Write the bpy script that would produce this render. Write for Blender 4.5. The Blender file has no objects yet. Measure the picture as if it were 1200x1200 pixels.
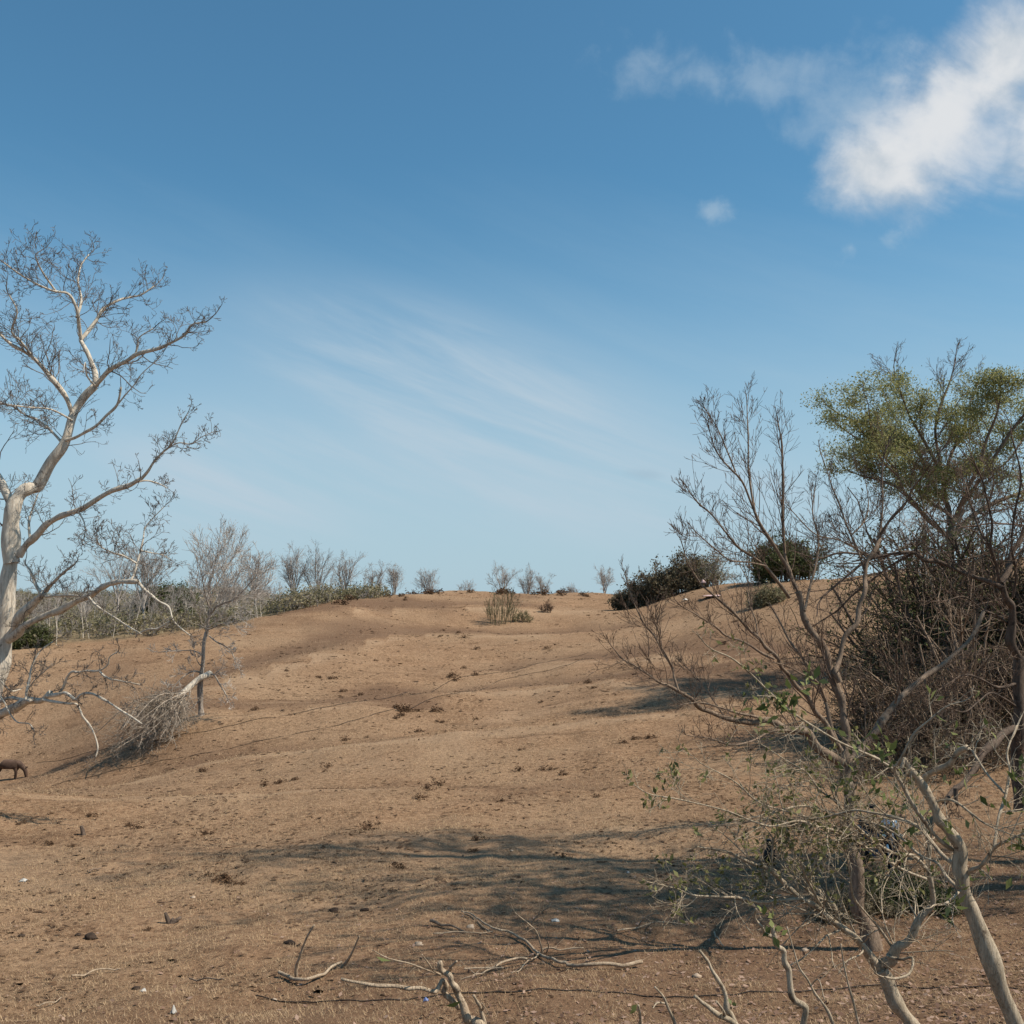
import bpy, math, numpy as np
from mathutils import Vector
rng = np.random.default_rng(7)
C = bpy.context.scene.collection
R_ = math.radians

# ------------------------------------------------------------------ camera
F = 1200.0                      # focal length in pixels of the 1200 px photograph
HZ = 712.0                      # row of the eye-level horizon
TH = math.atan((HZ - 600) / F)
FWD = np.array([0, math.cos(TH), math.sin(TH)]); UPV = np.array([0, -math.sin(TH), math.cos(TH)])
def at(px, row, Y):
    d = FWD + np.array([1., 0, 0]) * ((px - 600) / F) + UPV * ((600 - row) / F)
    return d * (Y / d[1])
def px2m(w, Y): return w * Y / F

cam = bpy.data.cameras.new("camera"); camo = bpy.data.objects.new("camera", cam); C.objects.link(camo)
cam.sensor_width = 36; cam.lens = 36 * F / 1200; cam.clip_start = 0.05; cam.clip_end = 9000
camo.location = (0, 0, 0); camo.rotation_euler = (math.pi / 2 + TH, 0, 0)
bpy.context.scene.camera = camo
vs = bpy.context.scene.view_settings
vs.view_transform = 'Standard'; vs.look = 'None'; vs.gamma = 1; EXPO = .3; vs.exposure = EXPO

# ------------------------------------------------------------------ node helpers
def new_mat(name):
    m = bpy.data.materials.new(name); m.use_nodes = True
    nt = m.node_tree; nt.nodes.clear()
    out = nt.nodes.new('ShaderNodeOutputMaterial'); b = nt.nodes.new('ShaderNodeBsdfPrincipled')
    nt.links.new(b.outputs[0], out.inputs[0]); b.inputs['Roughness'].default_value = .9
    b.inputs['Specular IOR Level'].default_value = .15
    return m, nt, b, out
def noise(nt, vec, scale, detail=4, rough=.55, dist=0):
    n = nt.nodes.new('ShaderNodeTexNoise'); n.inputs['Scale'].default_value = scale
    n.inputs['Detail'].default_value = detail; n.inputs['Roughness'].default_value = rough
    n.inputs['Distortion'].default_value = dist
    if vec is not None: nt.links.new(vec, n.inputs['Vector'])
    return n.outputs[0]
def ramp(nt, fac, stops):
    r = nt.nodes.new('ShaderNodeValToRGB'); e = r.color_ramp.elements
    while len(e) > 1: e.remove(e[-1])
    for i, (p, c) in enumerate(stops):
        x = e[0] if i == 0 else e.new(p)
        x.position = p; x.color = (*c, 1) if len(c) == 3 else c
    nt.links.new(fac, r.inputs[0]); return r.outputs[0]
def mixc(nt, fac, a, b, mode='MIX'):
    m = nt.nodes.new('ShaderNodeMix'); m.data_type = 'RGBA'; m.blend_type = mode
    for s, v in ((m.inputs[0], fac), (m.inputs[6], a), (m.inputs[7], b)):
        if isinstance(v, bpy.types.NodeSocket): nt.links.new(v, s)
        elif isinstance(v, (int, float)): s.default_value = v
        else: s.default_value = (*v, 1)
    return m.outputs[2]
def mth(nt, op, a, b=None, c=None, clamp=False):
    m = nt.nodes.new('ShaderNodeMath'); m.operation = op; m.use_clamp = clamp
    for i, v in enumerate((a, b, c)):
        if v is None: continue
        if isinstance(v, bpy.types.NodeSocket): nt.links.new(v, m.inputs[i])
        else: m.inputs[i].default_value = v
    return m.outputs[0]
def smooth(nt, v, lo, hi, a=0, b=1):
    m = nt.nodes.new('ShaderNodeMapRange'); m.interpolation_type = 'SMOOTHSTEP'
    nt.links.new(v, m.inputs[0])
    for i, x in enumerate((lo, hi, a, b)): m.inputs[i + 1].default_value = x
    return m.outputs[0]
def bump(nt, b, h, strength, dist):
    n = nt.nodes.new('ShaderNodeBump'); n.inputs['Strength'].default_value = strength
    n.inputs['Distance'].default_value = dist
    nt.links.new(h, n.inputs['Height']); nt.links.new(n.outputs[0], b.inputs['Normal'])
def objvec(nt): return nt.nodes.new('ShaderNodeTexCoord').outputs['Object']
def posvec(nt): return nt.nodes.new('ShaderNodeNewGeometry').outputs['Position']

def bark(name, dark, light, spot, scale=6, stretch=.25, thr=.58):
    m, nt, b, _ = new_mat(name)
    mp = nt.nodes.new('ShaderNodeMapping'); mp.inputs['Scale'].default_value = (1, 1, stretch)
    nt.links.new(objvec(nt), mp.inputs[0])
    n1 = noise(nt, mp.outputs[0], scale, 6, .65); n2 = noise(nt, objvec(nt), scale * .45, 5, .6, .4)
    c = ramp(nt, n1, [(.3, dark), (.62, light)])
    c = mixc(nt, smooth(nt, n2, thr, thr + .12), c, spot)
    nt.links.new(c, b.inputs['Base Color'])
    mp2 = nt.nodes.new('ShaderNodeMapping'); mp2.inputs['Scale'].default_value = (1, 1, stretch * .45); nt.links.new(objvec(nt), mp2.inputs[0])
    ck = mth(nt, 'ABSOLUTE', mth(nt, 'SUBTRACT', noise(nt, mp2.outputs[0], scale * 2.2, 3, .6, .8), .5))
    c = mixc(nt, smooth(nt, ck, .022, .0, 0, .5), c, [x * .6 for x in dark]); nt.links.new(c, b.inputs['Base Color'])
    bump(nt, b, mth(nt, 'ADD', noise(nt, mp.outputs[0], scale * 3, 4, .7), smooth(nt, ck, 0, .05, 0, .5)), .8, .12 / scale)
    return m
def leafmat(name, cols, transl=.3, rough=.6):
    m, nt, b, out = new_mat(name)
    a = nt.nodes.new('ShaderNodeAttribute'); a.attribute_name = 'rnd'
    c = ramp(nt, a.outputs['Fac'], [(i / max(1, len(cols) - 1), k) for i, k in enumerate(cols)])
    nt.links.new(c, b.inputs['Base Color']); b.inputs['Roughness'].default_value = rough
    if transl:
        t = nt.nodes.new('ShaderNodeBsdfTranslucent'); nt.links.new(c, t.inputs[0])
        mx = nt.nodes.new('ShaderNodeMixShader'); mx.inputs[0].default_value = transl
        nt.links.new(b.outputs[0], mx.inputs[1]); nt.links.new(t.outputs[0], mx.inputs[2])
        nt.links.new(mx.outputs[0], out.inputs[0])
    return m
def plain(name, col, rough=.6, var=.25, scale=9, metal=0):
    m, nt, b, _ = new_mat(name)
    n = noise(nt, objvec(nt), scale, 4)
    nt.links.new(mixc(nt, smooth(nt, n, .35, .65), [x * (1 - var) for x in col], col), b.inputs['Base Color'])
    b.inputs['Roughness'].default_value = rough; b.inputs['Metallic'].default_value = metal
    return m

# ------------------------------------------------------------------ mesh helpers
class Geo:
    def __init__(s): s.V = []; s.F = {3: [], 4: []}; s.A = []; s.n = 0
    def add(s, V, Fa, rnd=None):
        V = np.asarray(V, float).reshape(-1, 3); Fa = np.asarray(Fa, int)
        s.V.append(V); s.F[Fa.shape[1]].append(Fa + s.n); s.n += len(V)
        s.A.append(np.full(len(V), .5) if rnd is None else np.asarray(rnd, float).reshape(-1))
    def build(s, name, mat, parent=None, loc=(0, 0, 0), shade=True):
        me = bpy.data.meshes.new(name)
        V = np.concatenate(s.V) - np.asarray(loc, float)
        q = np.concatenate(s.F[4]) if s.F[4] else np.zeros((0, 4), int)
        t = np.concatenate(s.F[3]) if s.F[3] else np.zeros((0, 3), int)
        me.vertices.add(len(V)); me.vertices.foreach_set('co', V.astype(np.float32).ravel())
        loops = np.concatenate([q.ravel(), t.ravel()]); tot = np.concatenate([np.full(len(q), 4), np.full(len(t), 3)])
        me.loops.add(len(loops)); me.loops.foreach_set('vertex_index', loops.astype(np.int32))
        me.polygons.add(len(tot)); st = np.concatenate([[0], np.cumsum(tot)[:-1]])
        me.polygons.foreach_set('loop_start', st.astype(np.int32)); me.polygons.foreach_set('loop_total', tot.astype(np.int32))
        me.polygons.foreach_set('use_smooth', np.full(len(tot), bool(shade)))
        at_ = me.attributes.new('rnd', 'FLOAT', 'POINT'); at_.data.foreach_set('value', np.concatenate(s.A).astype(np.float32))
        me.update(calc_edges=True); me.validate()
        me.materials.append(mat)
        o = bpy.data.objects.new(name, me); C.objects.link(o)
        if parent is not None: o.parent = parent
        else: o.location = loc
        return o
def tag(o, label=None, cat=None, group=None, kind=None):
    for k, v in (('label', label), ('category', cat), ('group', group), ('kind', kind)):
        if v: o[k] = v
    return o
def thing(name, label, cat, loc, group=None):
    o = bpy.data.objects.new(name, None); C.objects.link(o); o.location = tuple(loc); o.empty_display_size = .2
    return tag(o, label, cat, group)
def copy_tree(root, loc, rz=0, sc=1, label=None):
    r = root.copy(); C.objects.link(r); r.location = tuple(loc); r.rotation_euler = (0, 0, rz)
    r.scale = (sc, sc, sc) if np.isscalar(sc) else sc
    if label: r['label'] = label
    for ch in list(root.children):
        c = ch.copy(); C.objects.link(c); c.parent = r
        for g in ch.children:
            d = g.copy(); C.objects.link(d); d.parent = c
    return r
def norm(v): return v / np.maximum(np.linalg.norm(v, axis=-1, keepdims=True), 1e-9)
def tubes(G, P, R, k=5, rnd=None):
    P = np.asarray(P, float); R = np.asarray(R, float)
    if P.ndim == 2: P = P[None]; R = R[None]
    M, N, _ = P.shape
    T = np.empty_like(P); T[:, 1:-1] = P[:, 2:] - P[:, :-2]; T[:, 0] = P[:, 1] - P[:, 0]; T[:, -1] = P[:, -1] - P[:, -2]
    T = norm(T); mean = norm(P[:, -1] - P[:, 0] + 1e-6)
    ref = np.zeros((M, 3)); ref[np.arange(M), np.argmin(np.abs(mean), axis=1)] = 1
    U = norm(np.cross(T, ref[:, None])); W = np.cross(T, U)
    a = np.arange(k) * 2 * math.pi / k
    V = P[:, :, None] + R[:, :, None, None] * (np.cos(a)[:, None] * U[:, :, None] + np.sin(a)[:, None] * W[:, :, None])
    i = np.arange(M)[:, None, None] * N * k + np.arange(N - 1)[None, :, None] * k
    j = np.arange(k)[None, None]; j2 = (j + 1) % k
    q = np.stack([i + j, i + j2, i + k + j2, i + k + j], -1).reshape(-1, 4)
    rr = np.repeat(rng.random(M) if rnd is None else rnd, N * k)
    G.add(V, q, rr)
    if k >= 6:                                   # caps for thick limbs
        for m_ in range(M):
            b = (m_ * N + N - 1) * k + (G.n - M * N * k)
            tri = np.array([[b, b + x, b + x + 1] for x in range(1, k - 1)]) - G.n
            G.F[3].append(tri + G.n)
def walk(S, D, L, n, wig, up, sag=0):
    M = len(S); P = np.empty((M, n + 1, 3)); P[:, 0] = S; d = norm(D)
    for i in range(n):
        d = norm(d + wig * rng.normal(size=(M, 3)) + np.array([0, 0, up]) - np.array([0, 0, sag]) * (i / n))
        P[:, i + 1] = P[:, i] + d * (L / n)[:, None]
    return P
def side_dirs(T, ang):
    r = rng.normal(size=T.shape); r = norm(r - (r * T).sum(-1, keepdims=True) * T)
    return T * np.cos(ang)[:, None] + r * np.sin(ang)[:, None]
def children(P, R, c, t0, ang, lr, rr, L, rmin=0.0, vary=.35):
    M, N, _ = P.shape; idx = np.repeat(np.arange(M), c); t = rng.uniform(t0, 1, len(idx)) * (N - 1) * .999
    i = t.astype(int); f = (t - i)[:, None]
    S = P[idx, i] * (1 - f) + P[idx, i + 1] * f; T = norm(P[idx, i + 1] - P[idx, i])
    D = side_dirs(T, np.radians(rng.normal(ang, ang * .3, len(idx))))
    Rn = (R[idx, i] * (1 - f[:, 0]) + R[idx, i + 1] * f[:, 0]) * rr
    Ln = L[idx] * lr * rng.uniform(1 - vary, 1 + vary, len(idx)) * (1.15 - .5 * t / (N - 1))
    Rn = np.maximum(np.minimum(Rn, Ln * .014), rmin)
    return S, D, Ln, Rn
def grow(G, S, D, L, R, spec, rmin=0):
    """spec: list of dict(n,wig,up,taper,k, c,t0,ang,lr,rr) ; returns tips, tip dirs"""
    S = np.atleast_2d(S); D = np.atleast_2d(D); L = np.atleast_1d(np.asarray(L, float)); R = np.atleast_1d(np.asarray(R, float))
    for li, sp in enumerate(spec):
        P = walk(S, D, L, sp['n'], sp['wig'], sp.get('up', 0), sp.get('sag', 0))
        rad = np.maximum(R[:, None] * np.linspace(1, sp.get('taper', .4), sp['n'] + 1), rmin * .8)
        g = G[min(li, len(G) - 1)] if isinstance(G, list) else G
        tubes(g, P, rad, sp.get('k', 3))
        if li == len(spec) - 1: break
        S, D, L, R = children(P, rad, sp['c'], sp.get('t0', .2), sp['ang'], sp['lr'], sp.get('rr', .6), L, rmin, sp.get('vary', .35))
    return P[:, -1], norm(P[:, -1] - P[:, -2]), P
def leaves(G, S, size, aspect=.5, up=.3, flat=0, rnd=None):
    """diamond leaves with a slight fold"""
    M = len(S); d = norm(rng.normal(size=(M, 3)) + np.array([0, 0, up])); s = norm(np.cross(d, rng.normal(size=(M, 3)) + np.array([0, 0, flat])))
    L = size * rng.uniform(.6, 1.35, M)[:, None]; n = np.cross(d, s)
    V = np.stack([S, S + d * L * .5 + s * L * aspect * .5 + n * L * .08, S + d * L, S + d * L * .5 - s * L * aspect * .5 + n * L * .08], 1)
    i = np.arange(M)[:, None] * 4
    q = i + np.array([[0, 1, 2, 3]])
    r = rng.random(M) if rnd is None else rnd
    G.add(V, q, np.repeat(r, 4))
def crom(pts, n):
    """Catmull-Rom resample of rows (any number of columns) into n points"""
    p = np.asarray(pts, float); p = np.vstack([2 * p[0] - p[1], p, 2 * p[-1] - p[-2]])
    t = np.linspace(0, len(p) - 3 - 1e-6, n); i = t.astype(int); f = (t - i)[:, None]
    a, b, c, d = p[i], p[i + 1], p[i + 2], p[i + 3]
    return .5 * (2 * b + (c - a) * f + (2 * a - 5 * b + 4 * c - d) * f ** 2 + (3 * b - a - 3 * c + d) * f ** 3)
def limb(pts, w0, w1, Y0, Y1, wig=.35, n=None, flare=0):
    """a limb as seen in the photo (pixels), standing at depth Y0..Y1 -> world points and radii"""
    n = n or max(6, len(pts) * 4)
    q = crom(pts, n); Y = np.linspace(Y0, Y1, n); w = np.linspace(w0, w1, n) * (1 + .13 * np.clip(crom(rng.normal(size=(max(3, n // 3), 1)), n)[:, 0], -1.3, 1.6))
    if flare: w = w * (1 + flare * np.exp(-np.linspace(0, 8, n)))
    P = np.array([at(x, r, y) for (x, r), y in zip(q, Y)])
    jc = rng.normal(size=(max(3, n // 4), 3)); jc[0] = 0; jit = crom(jc, n) * (px2m(w, Y) * wig * .8)[:, None]
    return P + jit, px2m(w, Y) / 2

# ------------------------------------------------------------------ terrain
ctl = [  # (px, row, Y)
 (0,1200,11.2),(300,1200,10.8),(600,1200,10.3),(900,1200,9.9),(1200,1200,9.6),
 (0,1100,15.8),(300,1100,15.2),(600,1100,14.6),(1015,1112,13.8),(1200,1110,13.6),
 (0,1050,20),(600,1050,18),(1000,1050,16.6),(1200,1050,16.2),
 (0,1000,26.5),(300,1000,25.4),(600,1000,24),(900,1000,21.5),(1200,1000,20),
 (-80,960,35),(0,962,34),(300,958,33),(600,958,30.5),(1000,950,25.6),(1200,950,24.6),
 (-60,914,67),(13,914,66),(160,925,52),(300,922,44),(600,920,39),(850,900,38),(1050,900,32.5),(1200,900,30),
 (0,880,75),(236,838,64),(300,880,54),(600,880,50),(850,850,52),(1050,850,44),(1200,850,39),
 (0,840,81),(300,830,68),(600,850,60),(600,800,80),(850,800,66),(1050,800,56),(1200,800,48),
 (0,800,88),(300,780,86),(600,750,108),(850,750,85),(1050,750,70),(1200,740,62),
 (-150,775,98),(0,765,98),(100,754,102),(200,745,104),(280,738,108),(320,728,112),(360,715,118),(400,703,126),(450,697,136),(500,694,144),
 (600,696,150),(700,697,150),(800,692,132),(860,688,124),(950,680,116),(1000,675,112),(1060,666,106),(1200,655,98),(1350,650,95),
 (450,740,112),(500,780,90),(450,720,122),(750,715,130),(700,760,95),
]
cw = [at(*c) for c in ctl]
def wpt(px, Y, z): return np.array([(px - 600) / F * Y, Y, z])
for px, Y, z in [(-200,0,-1.7),(600,0,-1.7),(1400,0,-1.7),(-200,5,-2.75),(600,5,-2.6),(1400,5,-2.5),(600,-12,-1.6),(-200,-12,-1.6),(1400,-12,-1.6)]:
    cw.append(wpt(px, max(Y, -12) if Y > 0 else Y, z) if Y > 0 else np.array([(px - 600) / F * 20, Y, z]))
for (px, row, Y) in [(320,728,112),(400,703,126),(500,694,144),(600,696,150),(700,697,150),(800,692,132),(950,680,116),(1060,666,106),(1200,655,98),(1350,650,95)]:
    z = at(px, row, Y)[2]
    cw.append(wpt(px, Y + 35, z - 3.0)); cw.append(wpt(px, Y + 110, z - 9))
for px, row, Y in [(-150,750,140),(0,745,145),(100,738,145),(200,730,150),(-150,715,215),(0,716,220),(120,719,215),(200,722,200),(240,723,220),(290,722,180),(330,718,230),(0,702,330),(150,708,330),(280,716,330)]:
    cw.append(at(px, row, Y))
for px in (-500, 0, 600, 1200, 1700):
    cw.append(wpt(px, 700, -16)); cw.append(wpt(px, 1500, -28)); cw.append(wpt(px, 5000, -60))
cw = np.array(cw)
def warp(X, Y):
    Yp = np.maximum(Y, -14) + 20
    return np.stack([np.clip(X / Yp, -1.1, 1.1) * 3.0, np.log(Yp) * 1.6], -1)
def tps(r2): return np.where(r2 > 0, .5 * r2 * np.log(np.maximum(r2, 1e-12)), 0)
cu = warp(cw[:, 0], cw[:, 1]); val = cw[:, 2] / (np.maximum(cw[:, 1], -14) + 20)
K = tps(((cu[:, None] - cu[None]) ** 2).sum(-1)) + np.eye(len(cu)) * 2e-3
Pm = np.hstack([np.ones((len(cu), 1)), cu]); A = np.block([[K, Pm], [Pm.T, np.zeros((3, 3))]])
sol = np.linalg.solve(A, np.concatenate([val, np.zeros(3)]))
# value noise for undulation (plain numpy)
_tab = np.random.default_rng(3).random((256, 256))
def vnoise(x, y):
    xi = np.floor(x).astype(int); yi = np.floor(y).astype(int); fx = x - xi; fy = y - yi
    fx = fx * fx * (3 - 2 * fx); fy = fy * fy * (3 - 2 * fy)
    g = lambda a, b: _tab[a & 255, b & 255]
    return (g(xi, yi) * (1 - fx) + g(xi + 1, yi) * fx) * (1 - fy) + (g(xi, yi + 1) * (1 - fx) + g(xi + 1, yi + 1) * fx) * fy - .5
# folds: low swells whose far side drops away (polylines on the hill, height)
FOLDS = [([(120,944,44),(215,926,47),(300,915,47.5),(400,903,47.5),(520,891,48),(620,884,48.5),(720,875,48.5),(850,860,49)], 1.05, 3.4),
         ([(-40,968,33),(120,966,33),(250,962,33),(430,953,33)], .7, 2.6),
         ([(250,806,73),(316,792,80),(380,776,88),(449,757,98),(513,750,104),(620,752,104)], .9, 5),
         ([(380,748,112),(460,735,120),(560,726,126),(680,724,126)], .7, 5),
         ([(520,832,68),(620,828,69),(720,834,66),(830,846,58)], .8, 4),
         ([(640,800,84),(740,792,80),(860,790,70)], .7, 4),
         ([(160,872,60),(280,862,60),(400,850,61)], .6, 3.5),
         ([(430,1000,24),(640,992,24.5),(860,985,24)], .28, 1.8)]
_f = []
for pl, h, w in FOLDS: _f.append((crom([at(*p)[:2] for p in pl], 40), h, w))
def hgt(X, Y):
    X = np.asarray(X, float); Y = np.asarray(Y, float); sh = X.shape; x = X.ravel(); y = Y.ravel()
    u = warp(x, y); z = np.empty(len(x))
    for s in range(0, len(x), 40000):
        e = slice(s, s + 40000); uu = u[e]
        z[e] = tps(((uu[:, None] - cu[None]) ** 2).sum(-1)) @ sol[:len(cu)] + sol[-3] + uu @ sol[-2:]
    z = z * (np.maximum(y, -14) + 20)
    far = np.clip(y / 60, .25, 1) * (y < 200)
    z = z + far * (.5 * vnoise(x / 13 + 9, y / 17 + 4) + .35 * vnoise(x / 4.5 + 40, y / 5.5)) + .15 * vnoise(x / 1.3, y / 1.3 + 70) * (y < 160) + .05 * vnoise(x / .45 + 13, y / .45) * (y < 60) + .022 * vnoise(x / .16 + 5, y / .16) * (y < 30)
    for L, h, w in _f:
        d2 = (x[:, None] - L[None, :, 0]) ** 2 + (y[:, None] - L[None, :, 1]) ** 2
        j = d2.argmin(1); dd = np.sqrt(d2[np.arange(len(x)), j]); sgn = np.sign(y - L[j, 1])
        near = np.exp(-(dd / (w * np.where(sgn > 0, .9, 2.6))) ** 2)
        z = z + h * near * np.where(sgn > 0, 1, 1)
    return z.reshape(sh)
def fold_shade(X, Y):
    """shade painted into the bare hollows behind a fold (1), light into its grassy rim (0)"""
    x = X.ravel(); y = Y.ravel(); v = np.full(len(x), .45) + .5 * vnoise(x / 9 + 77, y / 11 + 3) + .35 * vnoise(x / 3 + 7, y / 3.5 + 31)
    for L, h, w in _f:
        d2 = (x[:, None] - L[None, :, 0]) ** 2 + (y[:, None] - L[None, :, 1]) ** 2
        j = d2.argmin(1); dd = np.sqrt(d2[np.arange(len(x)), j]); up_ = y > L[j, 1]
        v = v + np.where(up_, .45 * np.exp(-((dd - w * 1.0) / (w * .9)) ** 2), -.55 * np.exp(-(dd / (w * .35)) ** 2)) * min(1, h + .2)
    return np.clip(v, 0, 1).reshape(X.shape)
def gz(x, y): return float(hgt(np.array([x]), np.array([y]))[0])
def ground(px, Y, dz=0):
    x = (px - 600) / F * Y
    return np.array([x, Y, gz(x, Y) + dz])
def onrow(px, row, Yg=None):
    """the point where the sight line of a pixel meets the ground"""
    Ys = np.exp(np.linspace(math.log(6), math.log(240), 700)); d = at(px, row, 1.0)
    x = d[0] * Ys; z = d[2] * Ys; g = hgt(x, Ys)
    k = np.argmax(g >= z) if (g >= z).any() else len(Ys) - 1
    return np.array([x[k], Ys[k], g[k]])

def axis(lo, hi, segs):
    """segs: list of (upto, step)"""
    v = [lo]
    for up_, st in segs:
        while v[-1] < up_ - 1e-6: v.append(min(v[-1] + st, up_))
    return np.array(v)
ys = [-30, -20, -12, -6, 0, 3, 5, 6.5]
y = 7.5
while y < 6000:
    ys.append(y); y += max(.11, min(y * y / 1500 * .55, y * .05) if y < 200 else y * .08)
ys = np.array(ys)
us = np.concatenate([-np.geomspace(.72, 6, 26)[::-1], np.linspace(-.7, .7, 420), np.geomspace(.72, 6, 26)])
UU, YY = np.meshgrid(us, ys); XX = UU * (np.maximum(YY, 0) * .97 + 9)
ZZ = hgt(XX, YY)
g = Geo(); nY, nX = XX.shape
idx = np.arange(nY * nX).reshape(nY, nX)
EDGE = crom([(-400,775,98),(-150,775,98),(0,765,98),(100,754,102),(200,745,104),(280,738,108),(320,728,112),(360,715,118),(400,703,126),(450,697,136)], 70)
PXg = XX / np.maximum(YY, 1) * F + 600
scrubby = np.clip((YY - np.interp(PXg, EDGE[:, 0], EDGE[:, 2]) - 1) / 3, 0, 1) * np.clip((470 - PXg) / 60, 0, 1) * (YY > 60)
scrubby = np.maximum(scrubby, np.clip((YY - 210) / 40, 0, 1))
g.add(np.stack([XX, YY, ZZ], -1), np.stack([idx[:-1, :-1], idx[:-1, 1:], idx[1:, 1:], idx[1:, :-1]], -1).reshape(-1, 4), scrubby)
m, nt, b, _ = new_mat('dry_ground')
pv = posvec(nt)
n_big = noise(nt, pv, .09, 5, .6, .5); n_mid = noise(nt, pv, .55, 6, .62, .3); n_sm = noise(nt, pv, 4.5, 6, .68); n_fine = noise(nt, pv, 22, 4, .7)
c = ramp(nt, n_mid, [(.28, (.22, .140, .082)), (.5, (.32, .208, .124)), (.72, (.42, .285, .175))])
c = mixc(nt, smooth(nt, n_big, .42, .62), c, (.36, .25, .155))
c = mixc(nt, smooth(nt, n_sm, .44, .70, 0, .75), c, (.48, .335, .205))
n_dk = noise(nt, pv, 2.3, 6, .72, .2)
c = mixc(nt, smooth(nt, n_sm, .47, .33, 0, .72), c, (.16, .098, .058))
c = mixc(nt, smooth(nt, n_dk, .40, .30, 0, .8), c, (.13, .078, .046))
c = mixc(nt, smooth(nt, n_fine, .60, .72, 0, .5), c, (.50, .36, .22))
n_9 = noise(nt, pv, 9, 4, .75); c = mixc(nt, smooth(nt, n_9, .46, .34, 0, .7), c, (.12, .074, .045)); c = mixc(nt, smooth(nt, n_9, .56, .68, 0, .6), c, (.52, .38, .24))
c = mixc(nt, smooth(nt, n_fine, .46, .30, 0, .8), c, (.075, .045, .027))
# bare, trodden earth with some twig shade painted in, under the right-hand trees and along the near edge of the field
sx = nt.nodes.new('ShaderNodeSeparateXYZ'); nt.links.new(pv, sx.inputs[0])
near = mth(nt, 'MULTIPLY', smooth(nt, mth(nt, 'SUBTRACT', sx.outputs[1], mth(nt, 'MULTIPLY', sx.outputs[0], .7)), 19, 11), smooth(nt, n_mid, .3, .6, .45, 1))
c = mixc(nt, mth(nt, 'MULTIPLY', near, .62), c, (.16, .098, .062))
so_ = nt.nodes.new('ShaderNodeAttribute'); so_.attribute_name = 'fold_shade'
c = mixc(nt, smooth(nt, so_.outputs['Fac'], .42, .9, 0, .75), c, (.17, .108, .07))  # painted shade: darker earth colour on the far side of each fold
c = mixc(nt, smooth(nt, so_.outputs['Fac'], .38, .05, 0, .45), c, (.50, .37, .24))  # painted light: paler straw colour along the fold rims
mpt = nt.nodes.new('ShaderNodeMapping'); mpt.inputs['Scale'].default_value = (.10, .75, 1); mpt.inputs['Rotation'].default_value = (0, 0, .12); nt.links.new(pv, mpt.inputs[0])
trk = noise(nt, mpt.outputs[0], 1.4, 5, .6, .6)
c = mixc(nt, smooth(nt, trk, .58, .70, 0, .5), c, (.40, .285, .18)); c = mixc(nt, smooth(nt, trk, .42, .30, 0, .5), c, (.15, .094, .058))
c = mixc(nt, 1.0, c, (.765, .72, .715), 'MULTIPLY')
sa = nt.nodes.new('ShaderNodeAttribute'); sa.attribute_name = 'rnd'
c = mixc(nt, mth(nt, 'MULTIPLY', sa.outputs['Fac'], .9), c, mixc(nt, smooth(nt, n_mid, .35, .6), (.12, .095, .06), (.22, .175, .11)))
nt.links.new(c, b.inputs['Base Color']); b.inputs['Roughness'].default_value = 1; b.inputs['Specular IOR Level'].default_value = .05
hh = mth(nt, 'ADD', mth(nt, 'MULTIPLY', n_sm, 1.0), mth(nt, 'MULTIPLY', n_fine, .5))
bump(nt, b, hh, .9, .09)
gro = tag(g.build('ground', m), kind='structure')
ga = gro.data.attributes.new('fold_shade', 'FLOAT', 'POINT'); ga.data.foreach_set('value', fold_shade(XX, YY).ravel().astype(np.float32))

# ------------------------------------------------------------------ sun, sky
SUN_EL, SUN_AZ = R_(52), R_(101)                     # azimuth clockwise from +Y
sd = Vector((math.sin(SUN_AZ) * math.cos(SUN_EL), math.cos(SUN_AZ) * math.cos(SUN_EL), math.sin(SUN_EL)))
sl = bpy.data.lights.new('sun', 'SUN'); sl.energy = 4.9; sl.angle = R_(.53); sl.color = (1, .90, .76)
so = bpy.data.objects.new('sun', sl); C.objects.link(so); so.rotation_euler = sd.to_track_quat('Z', 'Y').to_euler()
w = bpy.data.worlds.new("World"); bpy.context.scene.world = w; w.use_nodes = True
nt = w.node_tree; nt.nodes.clear()
wo = nt.nodes.new('ShaderNodeOutputWorld'); bg = nt.nodes.new('ShaderNodeBackground'); nt.links.new(bg.outputs[0], wo.inputs[0])
SKY = .08
EF = 2 ** EXPO * SKY      # radiance of a wanted linear colour = colour / EF
bg.inputs[1].default_value = SKY
sky = nt.nodes.new('ShaderNodeTexSky'); sky.sky_type = 'NISHITA'; sky.sun_disc = False
sky.sun_elevation = SUN_EL; sky.sun_rotation = SUN_AZ; sky.altitude = 0; sky.air_density = 1.0; sky.dust_density = .6; sky.ozone_density = 1.0
hs = nt.nodes.new('ShaderNodeHueSaturation'); nt.links.new(sky.outputs[0], hs.inputs['Color'])
hs.inputs['Saturation'].default_value = .95; hs.inputs['Value'].default_value = 1.0
tc = nt.nodes.new('ShaderNodeTexCoord'); sp_ = nt.nodes.new('ShaderNodeSeparateXYZ'); nt.links.new(tc.outputs['Generated'], sp_.inputs[0])
az = mth(nt, 'ARCTAN2', sp_.outputs[0], sp_.outputs[1]); el = mth(nt, 'ARCSINE', sp_.outputs[2])
def azel(px, row):
    d = norm(at(px, row, 1.)); return math.atan2(d[0], d[1]), math.asin(d[2])
cb = nt.nodes.new('ShaderNodeCombineXYZ'); nt.links.new(az, cb.inputs[0]); nt.links.new(el, cb.inputs[1])
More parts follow.
